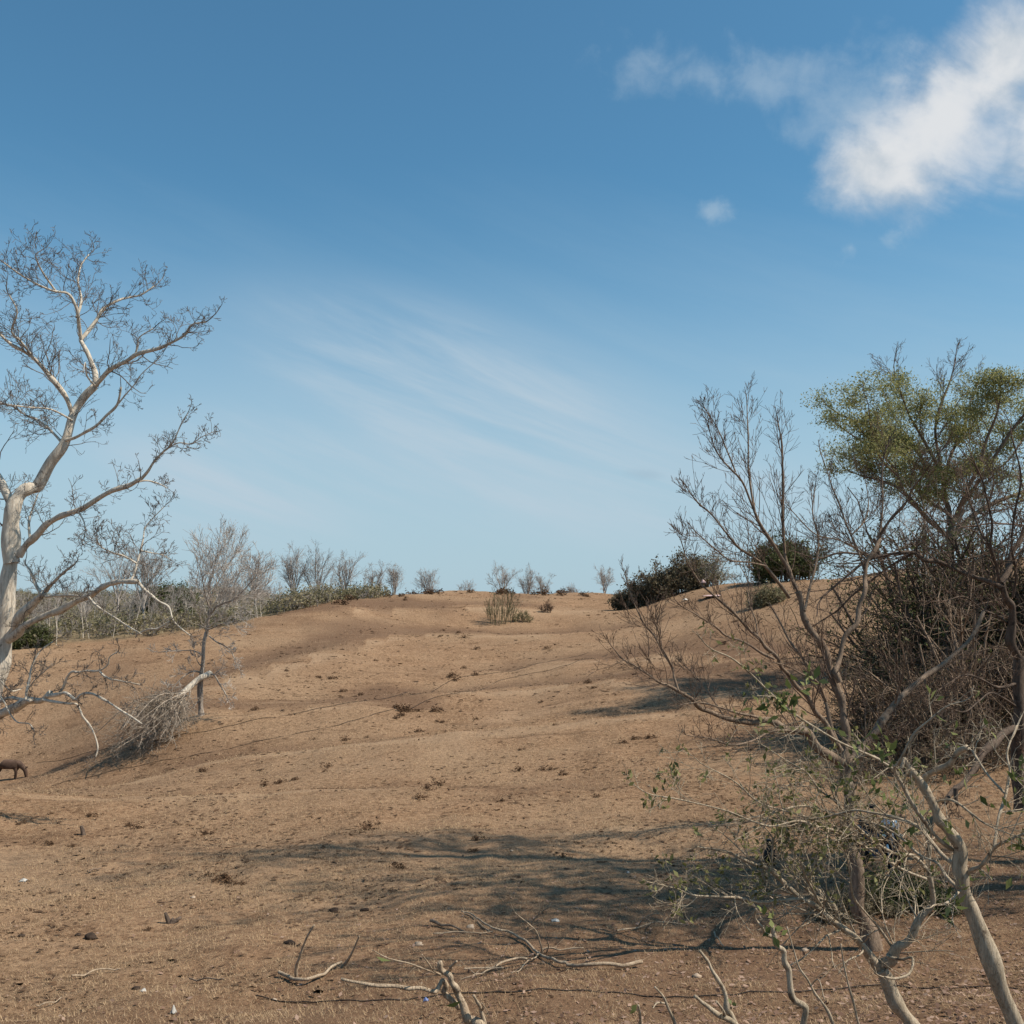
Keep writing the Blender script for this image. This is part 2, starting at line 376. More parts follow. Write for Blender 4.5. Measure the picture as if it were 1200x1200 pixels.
def blob(px, row, rx, ry, rot):
    """soft elliptic cloud body around a sky direction: 1 in the middle, 0 at its rim"""
    a0, e0 = azel(px, row); da = mth(nt, 'MULTIPLY', mth(nt, 'SUBTRACT', az, a0), math.cos(e0)); de = mth(nt, 'SUBTRACT', el, e0)
    c_, s_ = math.cos(rot), math.sin(rot)
    u = mth(nt, 'DIVIDE', mth(nt, 'ADD', mth(nt, 'MULTIPLY', da, c_), mth(nt, 'MULTIPLY', de, s_)), rx / F * .93)
    v = mth(nt, 'DIVIDE', mth(nt, 'SUBTRACT', mth(nt, 'MULTIPLY', de, c_), mth(nt, 'MULTIPLY', da, s_)), ry / F * .93)
    return mth(nt, 'SUBTRACT', 1, mth(nt, 'SQRT', mth(nt, 'ADD', mth(nt, 'MULTIPLY', u, u), mth(nt, 'MULTIPLY', v, v))))
def vmax(l):
    r = l[0]
    for x in l[1:]:
        mm = nt.nodes.new('ShaderNodeMath'); mm.operation = 'SMOOTH_MAX'; mm.inputs[2].default_value = .35
        nt.links.new(r, mm.inputs[0]); nt.links.new(x, mm.inputs[1]); r = mm.outputs[0]
    return r
def stretched(rot, sx_, sy_):
    mp = nt.nodes.new('ShaderNodeMapping'); mp.vector_type = 'TEXTURE'; mp.inputs['Rotation'].default_value = (0, 0, rot); mp.inputs['Scale'].default_value = (sx_, sy_, 1)
    nt.links.new(cb.outputs[0], mp.inputs[0]); return mp.outputs[0]
cn = noise(nt, stretched(R_(-25), 1.7, .8), 9, 9, .6, .5); cn2 = noise(nt, cb.outputs[0], 26, 7, .6, .2)
tex = mth(nt, 'ADD', mth(nt, 'MULTIPLY', mth(nt, 'SUBTRACT', cn, .5), 1.5), mth(nt, 'MULTIPLY', mth(nt, 'SUBTRACT', cn2, .5), .35))
body = vmax([blob(1115, 140, 160, 88, R_(33)), blob(1035, 198, 82, 64, R_(20)), blob(1190, 60, 110, 75, R_(45)), blob(1240, 150, 150, 90, 0)])
dens = smooth(nt, mth(nt, 'ADD', body, mth(nt, 'MULTIPLY', tex, 1.15)), -.05, .9)
halo = smooth(nt, mth(nt, 'ADD', vmax([blob(1000, 120, 130, 80, R_(10)), blob(900, 100, 150, 50, R_(-12)), blob(800, 85, 130, 45, R_(-12))]), mth(nt, 'MULTIPLY', mth(nt, 'ADD', tex, mth(nt, 'MULTIPLY', mth(nt, 'SUBTRACT', cn2, .5), 1.2)), 1.1)), .1, 1.2, 0, .4)
wn = noise(nt, stretched(R_(-20), 3, .6), 9, 8, .6, .5)
small = smooth(nt, mth(nt, 'ADD', vmax([blob(838, 246, 26, 22, .3), blob(1045, 282, 26, 26, -.5), blob(997, 290, 22, 22, 0)]), mth(nt, 'MULTIPLY', mth(nt, 'ADD', tex, mth(nt, 'SUBTRACT', cn2, .5)), 2.2)), .2, 1.5, 0, .4)
cir_n = noise(nt, stretched(R_(-19), 4.5, .55), 8, 8, .62, .3)
cir_b = vmax([blob(560, 480, 420, 150, R_(-18)), blob(650, 560, 520, 110, R_(-8)), blob(300, 560, 300, 120, 0)])
cir = mth(nt, 'MULTIPLY', smooth(nt, cir_b, 0, .8), smooth(nt, cir_n, .34, .68, 0, .9))
veil = smooth(nt, mth(nt, 'ADD', el, mth(nt, 'MULTIPLY', mth(nt, 'SUBTRACT', cir_n, .5), .12)), .42, .02, 0, .88)
cloudcol = mixc(nt, smooth(nt, mth(nt, 'ADD', mth(nt, 'MULTIPLY', cn2, .4), mth(nt, 'ADD', mth(nt, 'MULTIPLY', noise(nt, cb.outputs[0], 13, 5, .5, .2), .6), mth(nt, 'MULTIPLY', dens, .05))), .36, .62), (.52/EF, .585/EF, .645/EF), (.78/EF, .79/EF, .80/EF))
thin = (.50/EF, .61/EF, .70/EF)
skyc = mixc(nt, 1.0, hs.outputs[0], (.62, 1.14, 1.26), 'MULTIPLY')
col = mixc(nt, veil, skyc, (.44/EF, .58/EF, .68/EF))
col = mixc(nt, cir, col, thin); col = mixc(nt, halo, col, thin); col = mixc(nt, small, col, thin)
dk = smooth(nt, mth(nt, 'ADD', blob(757, 556, 40, 12, -.1), mth(nt, 'MULTIPLY', tex, .8)), .1, .9, 0, .35)
col = mixc(nt, dk, col, (.33/EF, .46/EF, .57/EF))
col = mixc(nt, mth(nt, 'MULTIPLY', dens, .93), col, cloudcol)
nt.links.new(col, bg.inputs[0])
#@@TREES@@
# ------------------------------------------------------------------ materials of plants
PALE = bark('pale_bark', (.37, .31, .245), (.66, .59, .49), (.19, .15, .115), 10, .2, .60)
PALETWIG = bark('pale_tree_twig', (.10, .085, .075), (.24, .20, .17), (.07, .055, .05), 4, 1)
DEAD = bark('dead_wood', (.26, .19, .13), (.47, .37, .265), (.14, .10, .07), 14, .4, .60)
BROWN = bark('brown_bark', (.13, .09, .065), (.27, .20, .145), (.085, .06, .045), 14, .3)
BROWNTWIG = bark('brown_twig', (.10, .068, .052), (.20, .14, .105), (.07, .05, .04), 6, 1)
DARKBARK = bark('dark_bark', (.06, .045, .036), (.15, .11, .085), (.045, .034, .028), 10, .3)
GREY = bark('grey_bark', (.30, .26, .235), (.48, .43, .39), (.20, .17, .15), 2, .5)
SHRUBBARK = bark('shrub_bark', (.24, .19, .13), (.47, .385, .285), (.14, .105, .075), 30, .25)
OLIVE = leafmat('olive_leaf', [(.13, .15, .06), (.26, .265, .11), (.40, .365, .16)], .5)
DULL = leafmat('dull_leaf', [(.07, .06, .04), (.14, .115, .07), (.23, .19, .12)])
GREENL = leafmat('green_leaf', [(.07, .09, .028), (.14, .165, .055), (.27, .28, .11)], .35, .5)
SCRUBL = leafmat('scrub_leaf', [(.13, .125, .065), (.22, .195, .11), (.33, .27, .17)], .3)
GREENB = leafmat('bush_leaf', [(.055, .065, .025), (.09, .10, .04), (.13, .13, .055)], .25)
PALEG = leafmat('pale_grass', [(.20, .17, .09), (.30, .25, .14), (.36, .30, .18)], .3)
STRAW = leafmat('straw', [(.22, .145, .085), (.41, .285, .17), (.58, .43, .275)], .3, .9)
DRYWEED = leafmat('dry_weed', [(.06, .036, .022), (.11, .065, .038), (.17, .10, .058)], .1, .9)
LITTER = leafmat('leaf_litter', [(.10, .058, .04), (.22, .135, .095), (.36, .25, .19)], .1, .8)

def spawn(G, P, R, n, L, spec, t0=.25, ang=45, rr=.5, rmin=0, vary=.4):
    """side twigs along one limb"""
    S, D, Ln, Rn = children(P[None], R[None], n, t0, ang, 1, rr, np.array([L]), rmin, vary)
    return grow(G, S, D, Ln, Rn, spec, rmin)

def traced(name, label, cat, base, trunk, limbs, mats, spec, rmin, tw=1.0, ang=45, crown='twigs', sides=8, wig=.3, rr=.5, tl=1.0, ww=1.0, tip=.8):
    """trunk/limbs: (pts, w0, w1, Y0, Y1, n_twigs, twig_len_m)"""
    root = thing(name, label, cat, base)
    G = Geo(); P, R = limb(*trunk[:5], n=len(trunk[0]) * 5, flare=trunk[7] if len(trunk) > 7 else 0, wig=wig * .4); R = R * ww; tubes(G, P, R, 12); G.build('trunk', mats[0], root, base)
    T = Geo(); tips = []
    if trunk[5]: tips.append(spawn(T, P, R, trunk[5], trunk[6], spec, .3, ang, .25, rmin))
    for l in limbs:
        g_ = Geo(); P, R = limb(*l[:5], wig=wig); R = R * ww; tubes(g_, P, R, sides); g_.build('limb', mats[0], root, base)
        if l[5]:
            tips.append(spawn(T, P, R, max(2, int(l[5] * tw)), l[6] * tl, spec, .12, ang, rr, rmin))
            tips.append(grow(T, P[-1:], P[-1:] - P[-3:-2], [l[6] * tl * tip], [min(R[-1], l[6] * .02)], spec, rmin))
    T.build(crown, mats[1], root, base)
    tp = np.concatenate([t[2].reshape(-1, 3) for t in tips]) if tips else None
    return root, tp

# ------------------------------------------------------------------ the big pale tree at the left edge
Y = 32.
base = ground(-22, Y, -.1)
spec = [dict(n=7, wig=.22, up=.08, taper=.45, k=4, c=4, t0=.25, ang=48, lr=.5, rr=.7), dict(n=5, wig=.26, up=.09, taper=.6, c=3, t0=.3, ang=50, lr=.5, rr=.8), dict(n=3, wig=.3, up=.1, taper=.9)]
L = [
 ([(15,650),(16,622),(14,598),(7,575),(-3,558),(-25,530),(-40,490)],19,8,Y,Y+1.5,16,1.5),
 ([(14,660),(17,628),(21,602),(26,586),(34,574),(45,565),(62,541),(75,518),(84,490),(90,474),(100,462),(112,452)],26,11,Y,Y+.3,8,1.0),
 ([(110,454),(118,445),(130,432),(150,422),(165,415),(185,408),(200,402),(215,393),(226,380),(240,378)],9,2.5,Y+.3,Y-1.2,26,1.0),
 ([(158,418),(161,405),(164,395),(180,385)],3.5,1.8,Y,Y-.4,7,.8),
 ([(112,452),(109,435),(103,415),(95,398)],9.5,7.5,Y+.3,Y+.5,4,.9),
 ([(95,398),(103,388),(112,376),(122,362),(140,352),(150,349),(165,345),(182,334)],6,2.2,Y+.5,Y+1.8,22,1.0),
 ([(95,398),(91,380),(90,364),(80,345),(62,341),(42,332),(24,322),(5,309)],6,2.2,Y+.5,Y-1.5,26,1.0),
 ([(90,372),(96,352),(92,330),(94,312),(104,298)],4.5,1.8,Y+.3,Y+1.5,20,.9),
 ([(66,342),(50,318),(42,300),(50,292)],3,1.5,Y-.5,Y-2,14,.8),
 ([(84,482),(75,462),(58,440),(42,422),(28,411),(10,400),(-12,380)],8.5,4,Y,Y-1.5,22,1.1),
 ([(40,420),(24,400),(14,388),(20,365),(10,345)],3.5,1.8,Y-.8,Y-2.2,16,.9),
 ([(74,520),(62,507),(46,493),(30,486),(14,476),(-10,470)],5,2.2,Y,Y+2.2,22,1.1),
 ([(84,492),(60,480),(35,478),(8,474)],3.5,2,Y,Y-2.4,16,1.0),
 ([(77,516),(88,512),(100,507),(112,499),(125,487),(136,476),(140,466),(142,454)],6,3.5,Y,Y-.8,8,.7),
 ([(138,474),(148,462),(158,450),(166,438),(182,424),(189,416)],2.4,1.2,Y-.6,Y-1.2,9,.55),
 ([(111,452),(102,440),(100,425),(98,435)],3,1.2,Y,Y-1,4,.6),
 # middle right limbs
 ([(22,650),(32,636),(42,626),(55,617),(68,608),(82,602),(97,596),(110,588),(122,580),(134,575),(150,568),(165,562)],13,6,Y,Y-1.8,16,.85),
 ([(165,562),(174,552),(180,541),(190,530),(198,524),(205,515),(212,497),(220,484)],4.5,1.6,Y-1.8,Y-2.6,18,.6),
 ([(198,524),(210,519),(224,520),(236,512),(250,506)],2.4,1.3,Y-2.2,Y-2.8,10,.5),
 ([(150,568),(170,563),(185,566),(196,572)],3,1.4,Y-1.5,Y-.6,8,.5),
 ([(35,632),(34,612),(36,602),(44,580)],4.5,2,Y,Y+1,8,.7),
 ([(92,600),(98,610),(100,622),(97,636)],3,1.2,Y-1,Y-1.4,6,.5),
 # lower limbs
 ([(6,750),(16,738),(26,724),(36,712),(45,702),(52,694)],17,11,Y,Y-1.2,3,.5),
 ([(50,698),(42,684),(36,670),(30,662)],6,3,Y-1.1,Y-.4,8,.8),
 ([(54,692),(62,684),(74,672),(88,660)],7,3,Y-1.2,Y-2.0,10,.8),
 ([(54,699),(68,698),(82,697),(94,699)],5,3,Y-1.2,Y-1.8,5,.6),
 ([(8,750),(20,739),(34,730),(55,720),(73,713),(91,705),(105,698),(118,690),(128,684),(138,680),(150,682),(162,682)],14,7,Y,Y-3.0,14,.8),
 ([(162,682),(168,690),(176,697),(187,705),(198,712),(203,727),(212,736),(223,745)],5,1.8,Y-3.0,Y-3.6,12,.6),
 ([(152,682),(157,672),(160,660),(165,645),(168,630),(170,618),(180,606),(192,594)],4.5,1.5,Y-2.8,Y-2.2,16,.75),
 ([(160,660),(146,652),(132,648),(118,640),(112,628)],3,1.3,Y-2.7,Y-3.6,20,.75),
 ([(165,645),(178,648),(190,650),(200,656)],2.4,1.2,Y-2.6,Y-1.8,10,.6),
 ([(104,700),(112,708),(122,716),(135,724),(150,734),(166,743)],4,1.8,Y-2.4,Y-3.4,10,.6),
 ([(160,744),(174,738),(186,736),(198,728)],4,2,Y-3.2,Y-3.8,6,.5),
 # low limb reaching in from beyond the frame
 ([(-30,850),(-12,846),(2,838),(15,830),(34,821),(50,820),(57,812)],17,9,Y-.5,Y-2.5,5,.6),
 ([(-30,846),(-6,826),(10,818),(26,819),(36,822)],6,5,Y-.5,Y-2.2,5,.6),
 ([(55,816),(69,813),(78,813),(87,820)],6,4.5,Y-2.5,Y-2.8,3,.5),
 ([(50,820),(66,822),(80,824),(90,826),(96,839),(102,846),(108,854),(113,868),(114,878),(112,888)],4.5,2.0,Y-2.5,Y-3,9,.5),
 ([(70,812),(74,804),(78,796),(84,788),(93,787),(102,786),(112,787),(120,784),(127,778),(128,770),(138,764)],4.5,2,Y-2.5,Y-3.4,10,.6),
 ([(117,787),(122,792),(130,796),(138,797),(148,799),(164,802)],3.5,1.6,Y-3.1,Y-3.8,8,.5),
 ([(90,820),(97,813),(108,813),(120,818),(132,826),(142,833),(156,842),(166,848)],5,2.5,Y-2.8,Y-4,9,.5),
 ([(30,820),(32,806),(34,796),(36,784),(42,770),(50,760),(62,752)],4,1.6,Y-2,Y-1.2,12,.7),
 ([(34,806),(42,796),(50,788),(62,778)],2.5,1.2,Y-2,Y-2.8,7,.5),
 ([(-20,800),(-5,812),(4,822),(10,834),(20,846),(34,848),(40,856)],3,1.5,Y-1.2,Y-2.4,9,.6),
 ([(-15,780),(4,802),(14,810),(24,808)],3,1.5,Y-1.2,Y-.4,7,.6),
]
big, _ = traced('pale_tree', 'large leafless tree with pale bark and crooked limbs at the left edge of the hillside', 'tree', base,
  ([(-40,985),(-30,915),(-18,860),(-8,815),(-1,780),(4,745),(7,715),(11,680),(14,650),(16,622),(17,604)],36,19,Y,Y,0,0,.5), L, (PALE, PALETWIG), spec, .0066, 1.2, 50, rr=.34, tl=1.0, ww=.75, wig=.14)

# ------------------------------------------------------------------ small pale tree with a broken limb, on the slope
Y = gY = onrow(236, 839)[1]; base = ground(236, Y, -.1)
spec2 = [dict(n=6, wig=.12, up=.10, taper=.5, k=4, c=5, t0=.2, ang=32, lr=.6, rr=.7), dict(n=5, wig=.14, up=.10, taper=.6, c=5, t0=.2, ang=32, lr=.6, rr=.75), dict(n=3, wig=.2, up=.08, taper=.8)]
L = [
 ([(243,740),(245,718),(246,704),(245,690),(250,670),(254,650)],5,1.6,Y,Y+1,16,2.2),
 ([(245,712),(240,695),(238,680),(234,665)],3,1.3,Y,Y-1,12,2.0),
 ([(245,704),(256,685),(264,668),(272,655)],3,1.2,Y,Y+.6,14,2.0),
 ([(245,722),(252,712),(264,706),(275,702),(288,688),(300,676)],4.5,1.4,Y,Y-1.4,20,2.0),
 ([(244,735),(258,724),(272,704),(290,698),(304,690)],3,1.2,Y,Y+1.2,16,1.7),
 ([(243,742),(236,728),(232,715)],2.6,1.2,Y,Y-1,8,1.5),
 ([(243,738),(256,733),(270,728),(280,734)],3,1.2,Y,Y-1,9,1.2),
 ([(245,745),(254,752),(264,757),(272,766),(278,780)],3,1.4,Y,Y-1.2,9,.8),
 ([(240,793),(250,790),(258,800),(264,812),(268,822)],3.4,1.6,Y,Y-1.4,8,.8),
 ([(238,768),(226,762),(214,763),(200,763),(188,764)],2.6,1.2,Y,Y-1,7,.8),
 ([(238,782),(232,776),(228,764)],2.4,1.2,Y,Y-.6,3,.6),
 ([(240,790),(228,786),(218,790),(208,800),(198,812)],3,1.4,Y,Y-1.6,8,.9),
 ([(236,818),(226,828),(216,836),(205,842)],2.4,1.2,Y,Y-1.5,7,.8),
]
traced('forked_tree', 'small grey leafless tree on the slope with dark trunk and a snapped limb', 'tree', base,
  ([(236,842),(235,816),(238,784),(239,757),(243,740)],9.5,7,Y,Y,0,0,.3), L, (bark('forked_tree_bark', (.16,.12,.10), (.42,.36,.30), (.56,.50,.43), 1.5, .4), bark('pale_twig', (.38,.33,.29), (.60,.54,.48), (.28,.24,.21), 2, .5)), spec2, .010, 1.0, 38, rr=.4, ww=.66)
# the broken crown hanging from it
root = thing('broken_branch', 'pale snapped branch lying with its brushy twigs against the small grey tree', 'branch', ground(185, Y - 2, 0))
bl = Vector(root.location)
g_ = Geo(); P, R = limb([(246,790),(238,793),(228,800),(217,811),(208,818),(196,830),(186,842)],8,3.5,Y,Y-2.5); tubes(g_, P, R, 8); g_.build('limb', PALE, root, bl)
T = Geo()
for k in range(46):
    x1 = rng.uniform(122, 226); sx_ = rng.uniform(186, 224); t = (224 - sx_) / 38
    a_ = (sx_, 808 + t * 22 + rng.uniform(-4, 8)); b_ = (x1 + rng.uniform(-8, 8), 872 + rng.uniform(-26, 8) - max(0, x1 - 180) * .15)
    mid = ((a_[0] * .45 + b_[0] * .55) + rng.uniform(-16, 16), (a_[1] * .55 + b_[1] * .45) - rng.uniform(-4, 20))
    y1 = Y - 2.5 + rng.uniform(-3.5, 1.5)
    P, R = limb([a_, mid, b_], 1.2, .7, Y - 1.8, y1, n=9, wig=1.6)
    low = hgt(P[:, 0], P[:, 1]) + .04; P[:, 2] = np.maximum(P[:, 2], low); tubes(T, P, R, 4)
    spawn(T, P, R, 9, 1.3, [dict(n=4, wig=.22, up=0, taper=.6, c=4, ang=38, lr=.6), dict(n=3, wig=.25, taper=.8)], .15, 40, .7, .008)
T.build('twigs', bark('brush_twig', (.24, .195, .155), (.43, .36, .29), (.15, .12, .095), 2, .5), root, bl)

# ------------------------------------------------------------------ bare brown tree on the right (nearest whole tree)
Y = 13.8; base = ground(1016, Y, -.05)
spec3 = [dict(n=7, wig=.07, up=.09, taper=.5, k=4, c=4, t0=.15, ang=33, lr=.55, rr=.7), dict(n=5, wig=.09, up=.09, taper=.6, c=2, t0=.2, ang=34, lr=.5, rr=.75), dict(n=3, wig=.12, up=.08, taper=.8)]
L = [
 ([(989,896),(974,884),(960,873),(947,863),(935,857),(923,851),(902,845),(885,846),(869,844),(850,842),(836,835),(820,826),(806,817),(792,808)],15,5,Y,Y-1.6,12,.7),
 ([(792,808),(782,804),(771,799),(758,789),(743,779),(730,772),(718,760)],4.5,1.6,Y-1.6,Y-2,12,.6),
 ([(795,810),(790,795),(788,782),(777,765),(767,746),(756,732),(747,718),(741,702),(736,686)],4,1.3,Y-1.6,Y-1.3,14,.55),
 ([(790,786),(782,768),(774,755),(772,742),(766,724)],3,1.2,Y-1.5,Y-2.2,9,.45),
 ([(850,842),(838,822),(826,806),(815,792),(802,780)],3,1.2,Y-1,Y-.2,12,.5),
 ([(902,845),(884,838),(866,836),(845,830),(822,823),(800,826)],5,2,Y-.7,Y-1.8,12,.5),
 ([(930,856),(905,858),(880,868),(855,872),(830,866),(805,862)],4,1.4,Y-.6,Y-2.2,12,.5),
 # central pair
 ([(990,892),(988,866),(986,840),(983,815),(979,796),(970,774),(960,753),(951,735),(943,717),(938,703),(933,690)],14,8,Y,Y+.2,8,.8),
 ([(933,690),(926,674),(920,658),(918,633),(918,600),(917,567),(916,540),(915,515),(912,495)],7,2.2,Y+.2,Y+.5,20,.8),
 ([(922,664),(908,642),(892,615),(880,590),(870,565),(860,552),(848,540),(838,525),(832,508)],6,1.8,Y+.2,Y-.8,20,.8),
 ([(885,602),(879,575),(877,550),(877,530),(877,510),(876,490),(875,468)],4,1.4,Y-.2,Y+.4,14,.7),
 ([(862,553),(850,525),(842,505),(834,490),(826,478)],2.6,1.1,Y-.5,Y-.3,8,.5),
 ([(925,700),(911,680),(897,663),(880,650),(866,640),(848,620),(833,602),(820,590),(808,576)],6,1.6,Y,Y-1.6,20,.7),
 ([(897,663),(878,660),(856,656),(838,644),(818,626)],3.4,1.4,Y-.6,Y-1.8,13,.7),
 ([(943,716),(948,690),(956,660),(958,630),(952,600),(955,570)],4.5,1.6,Y,Y+1.4,14,.7),
 # right fork
 ([(984,800),(983,784),(984,772),(992,750),(1000,733),(1006,712),(1010,693),(1014,676),(1017,660),(1023,645),(1030,630)],10,6.5,Y,Y+.6,5,.7),
 ([(1030,630),(1033,610),(1034,585),(1033,560),(1036,535),(1042,515)],5,1.8,Y+.6,Y+1,14,.7),
 ([(1030,630),(1044,610),(1060,590),(1070,573),(1080,558),(1090,545),(1104,528)],5,1.8,Y+.6,Y-.4,16,.7),
 ([(1014,672),(1006,650),(997,628),(990,610),(983,592),(976,572),(970,552),(962,530)],4.5,1.6,Y+.5,Y+1.5,16,.7),
 ([(1018,655),(1000,640),(980,632),(955,626),(930,600)],3,1.3,Y+.6,Y-.6,12,.7),
 ([(997,628),(1012,610),(1018,590),(1014,560)],3,1.3,Y+.7,Y+1.6,10,.6),
 # left leaning bundle of stems
 ([(986,880),(976,864),(967,846),(956,830),(944,815),(935,804),(925,792),(916,781),(907,770),(898,758),(888,746),(875,733),(860,719),(842,703),(823,687)],10,3.5,Y-.1,Y-1.2,18,.7),
 ([(823,687),(812,672),(804,656),(800,642),(796,628)],3,1.3,Y-1.2,Y-1.4,8,.5),
 ([(907,772),(892,764),(872,752),(851,745),(838,735),(823,726),(810,718),(797,709)],4.5,1.7,Y-.8,Y-1.8,14,.6),
 ([(888,748),(885,728),(878,705),(876,682),(868,664)],3.5,1.3,Y-.9,Y-.2,10,.6),
 ([(984,876),(974,850),(970,826),(960,806),(948,790),(938,770),(926,752),(918,735),(908,720)],7,2.5,Y+.1,Y+1.0,14,.7),
 ([(968,822),(956,800),(940,790),(922,780),(906,776)],3.5,1.4,Y,Y-1,10,.5),
 # low right limb
 ([(991,896),(1003,888),(1014,875),(1027,860),(1038,842),(1049,824),(1066,808),(1087,790),(1105,778),(1120,768),(1140,745),(1156,720)],14,6,Y,Y+2.2,14,.7),
 ([(1049,824),(1056,800),(1060,776),(1056,755)],4,1.4,Y+.6,Y,9,.6),
 ([(1000,890),(1012,888),(1030,878),(1046,872),(1062,850)],4.5,1.6,Y,Y-1.2,9,.5),
]
treeA, tpA = traced('brown_tree', 'bare brown tree in front of the right side of the hill with upswept branches', 'tree', base,
  ([(1030,1128),(1020,1108),(1010,1078),(1003,1053),(1000,1013),(996,975),(994,940),(992,910),(990,890)],23,17,Y,Y,5,.5,.7), L, (BROWN, BROWNTWIG), spec3, .0029, 1.25, 32, sides=8, rr=.3, ww=.72, tl=.74, tip=.4)

# ------------------------------------------------------------------ dark tree at the right edge
Y = 24.; base = ground(1196, Y, -.05)
spec4 = [dict(n=6, wig=.12, up=.06, taper=.5, k=4, c=5, t0=.15, ang=40, lr=.55, rr=.7), dict(n=5, wig=.15, up=.06, taper=.6, c=4, t0=.2, ang=40, lr=.55, rr=.75), dict(n=3, wig=.2, up=.06, taper=.8)]
L = [
 ([(1194,772),(1191,752),(1187,735),(1182,715),(1180,700),(1172,685)],13,9,Y,Y-.6,4,1),
 ([(1172,687),(1156,681),(1140,675),(1120,667),(1100,660),(1083,654),(1067,649),(1050,649),(1035,651),(1015,658),(995,672),(975,690)],6.5,3,Y-.6,Y-1.5,24,1.2),
 ([(1067,650),(1045,662),(1020,680),(1000,698),(980,716),(962,728)],3.5,1.8,Y-1,Y+.8,18,1.1),
 ([(1040,652),(1010,650),(985,648),(962,655),(945,652)],3,1.6,Y-1.2,Y-2.2,14,1.1),
 ([(1173,684),(1180,665),(1188,650),(1196,635),(1206,612)],8,5,Y-.6,Y,12,1.3),
 ([(1172,684),(1168,660),(1160,640),(1164,615),(1158,590),(1150,560)],5,2,Y-.6,Y-1.8,18,1.2),
 ([(1160,640),(1146,620),(1138,595),(1132,570)],3.5,1.6,Y-1,Y-.2,12,1.1),
 ([(1187,700),(1192,670),(1186,640),(1190,600),(1196,560),(1188,520)],4,1.8,Y,Y-1.5,16,1.1),
 ([(1186,735),(1168,722),(1150,712),(1130,700),(1110,704)],4,1.6,Y,Y-1.6,14,1.0),
 ([(1194,800),(1170,806),(1150,796),(1130,790),(1112,800),(1095,812)],4,1.6,Y,Y-1.4,16,.9),
 ([(1194,830),(1176,818),(1160,812),(1148,822),(1130,834),(1112,830)],3,1.4,Y,Y-2,12,.9),
 ([(1194,852),(1180,862),(1165,872),(1150,884),(1140,902),(1128,918),(1116,928),(1106,938)],13,6,Y,Y-2.6,8,.6),
 ([(1120,924),(1119,934),(1122,944)],7,4,Y-2.5,Y-2.6,2,.4),
]
traced('dark_tree', 'dark bare tree standing half out of view at the right edge', 'tree', base,
  ([(1196,972),(1195,930),(1194,890),(1194,850),(1195,810),(1194,770)],20,15,Y,Y,3,.8,.4), L, (DARKBARK, BROWNTWIG), spec4, .0050, .75, 42, rr=.4, ww=.9)

# ------------------------------------------------------------------ olive crowned tree behind it
Y = 57.; base = ground(1114, Y, -.1)
spec5 = [dict(n=6, wig=.12, up=.10, taper=.5, k=4, c=5, t0=.3, ang=38, lr=.55, rr=.7), dict(n=5, wig=.16, up=.08, taper=.6, c=3, t0=.3, ang=40, lr=.55, rr=.75), dict(n=3, wig=.2, up=.08, taper=.8)]
L = [
 ([(1113,630),(1100,614),(1085,600),(1072,588),(1060,575),(1052,560),(1045,545),(1030,526),(1014,508),(1000,494),(990,488)],9,2.5,Y,Y-2,26,2.0),
 ([(1060,575),(1042,568),(1022,560),(1008,556),(994,552)],4,1.8,Y-1,Y+1.5,16,1.7),
 ([(1113,615),(1110,592),(1100,572),(1085,552),(1065,538),(1045,528),(1020,522),(1000,512)],8,2.4,Y,Y+3,24,2.0),
 ([(1115,618),(1122,598),(1132,575),(1145,545),(1155,520),(1168,490),(1172,470)],9,2.4,Y,Y-3,26,2.0),
 ([(1118,626),(1142,604),(1172,588),(1200,575),(1235,555),(1260,530)],9,3,Y,Y+2,26,2.2),
 ([(1109,590),(1102,545),(1097,505),(1104,475),(1113,448),(1119,426)],7,1.8,Y,Y+1,26,1.8),
 ([(1100,548),(1082,514),(1066,486),(1055,460),(1048,438)],5,1.6,Y,Y-1.6,20,1.8),
 ([(1126,592),(1150,560),(1186,505),(1215,470),(1235,450)],7,2.2,Y,Y-1,28,2.0),
 ([(1106,570),(1115,535),(1130,500),(1138,470),(1145,450)],5,1.8,Y+.5,Y+3.5,22,1.8),
 ([(1050,556),(1030,535),(1022,505),(1018,475)],4,1.6,Y-1.5,Y-4.5,18,1.7),
 ([(1150,560),(1175,545),(1195,520),(1205,495)],4,1.6,Y-.6,Y+2.5,18,1.8),
 ([(1085,552),(1070,520),(1050,495),(1035,462)],4,1.6,Y+2,Y+4.5,18,1.7),
 ([(1114,625),(1112,605),(1090,590),(1075,570),(1068,550)],5,1.8,Y,Y+5,16,1.8),
]
treeE, tp = traced('olive_tree', 'spreading tree with thin olive crown and bare top twigs behind the dark tree', 'tree', base,
  ([tuple(p) for p in [(1114,800),(1115,770),(1114,720),(1113,660),(1114,618)]],17,12,Y,Y,0,0,.4), L, (bark('olive_tree_bark', (.11,.08,.06), (.24,.18,.135), (.07,.05,.04), 5, .3), BROWNTWIG), spec5, .0095, .62, 42, rr=.4, ww=.75, tl=1.05)
G = Geo(); zt = tp[:, 2]; top = at(1100, 428, Y)[2]; lowz = at(1100, 590, Y)[2]
cl = vnoise(tp[:, 0] / 1.2 + 3, tp[:, 1] / 1.4 + tp[:, 2] / 1.1) + .14
ok = tp[(zt > lowz) & (zt < top - .9) & (cl > rng.uniform(-.42, .3, len(tp)))]
ok = ok[rng.permutation(len(ok))[:7200]]
cen = np.repeat(ok, 11, 0) + rng.normal(size=(len(ok) * 11, 3)) * np.array([.38, .38, .16])
leaves(G, cen, .14, .42, .0, 0, np.clip(rng.normal(.5, .28, len(cen)), 0, 1))
G.build('foliage', OLIVE, treeE, base)

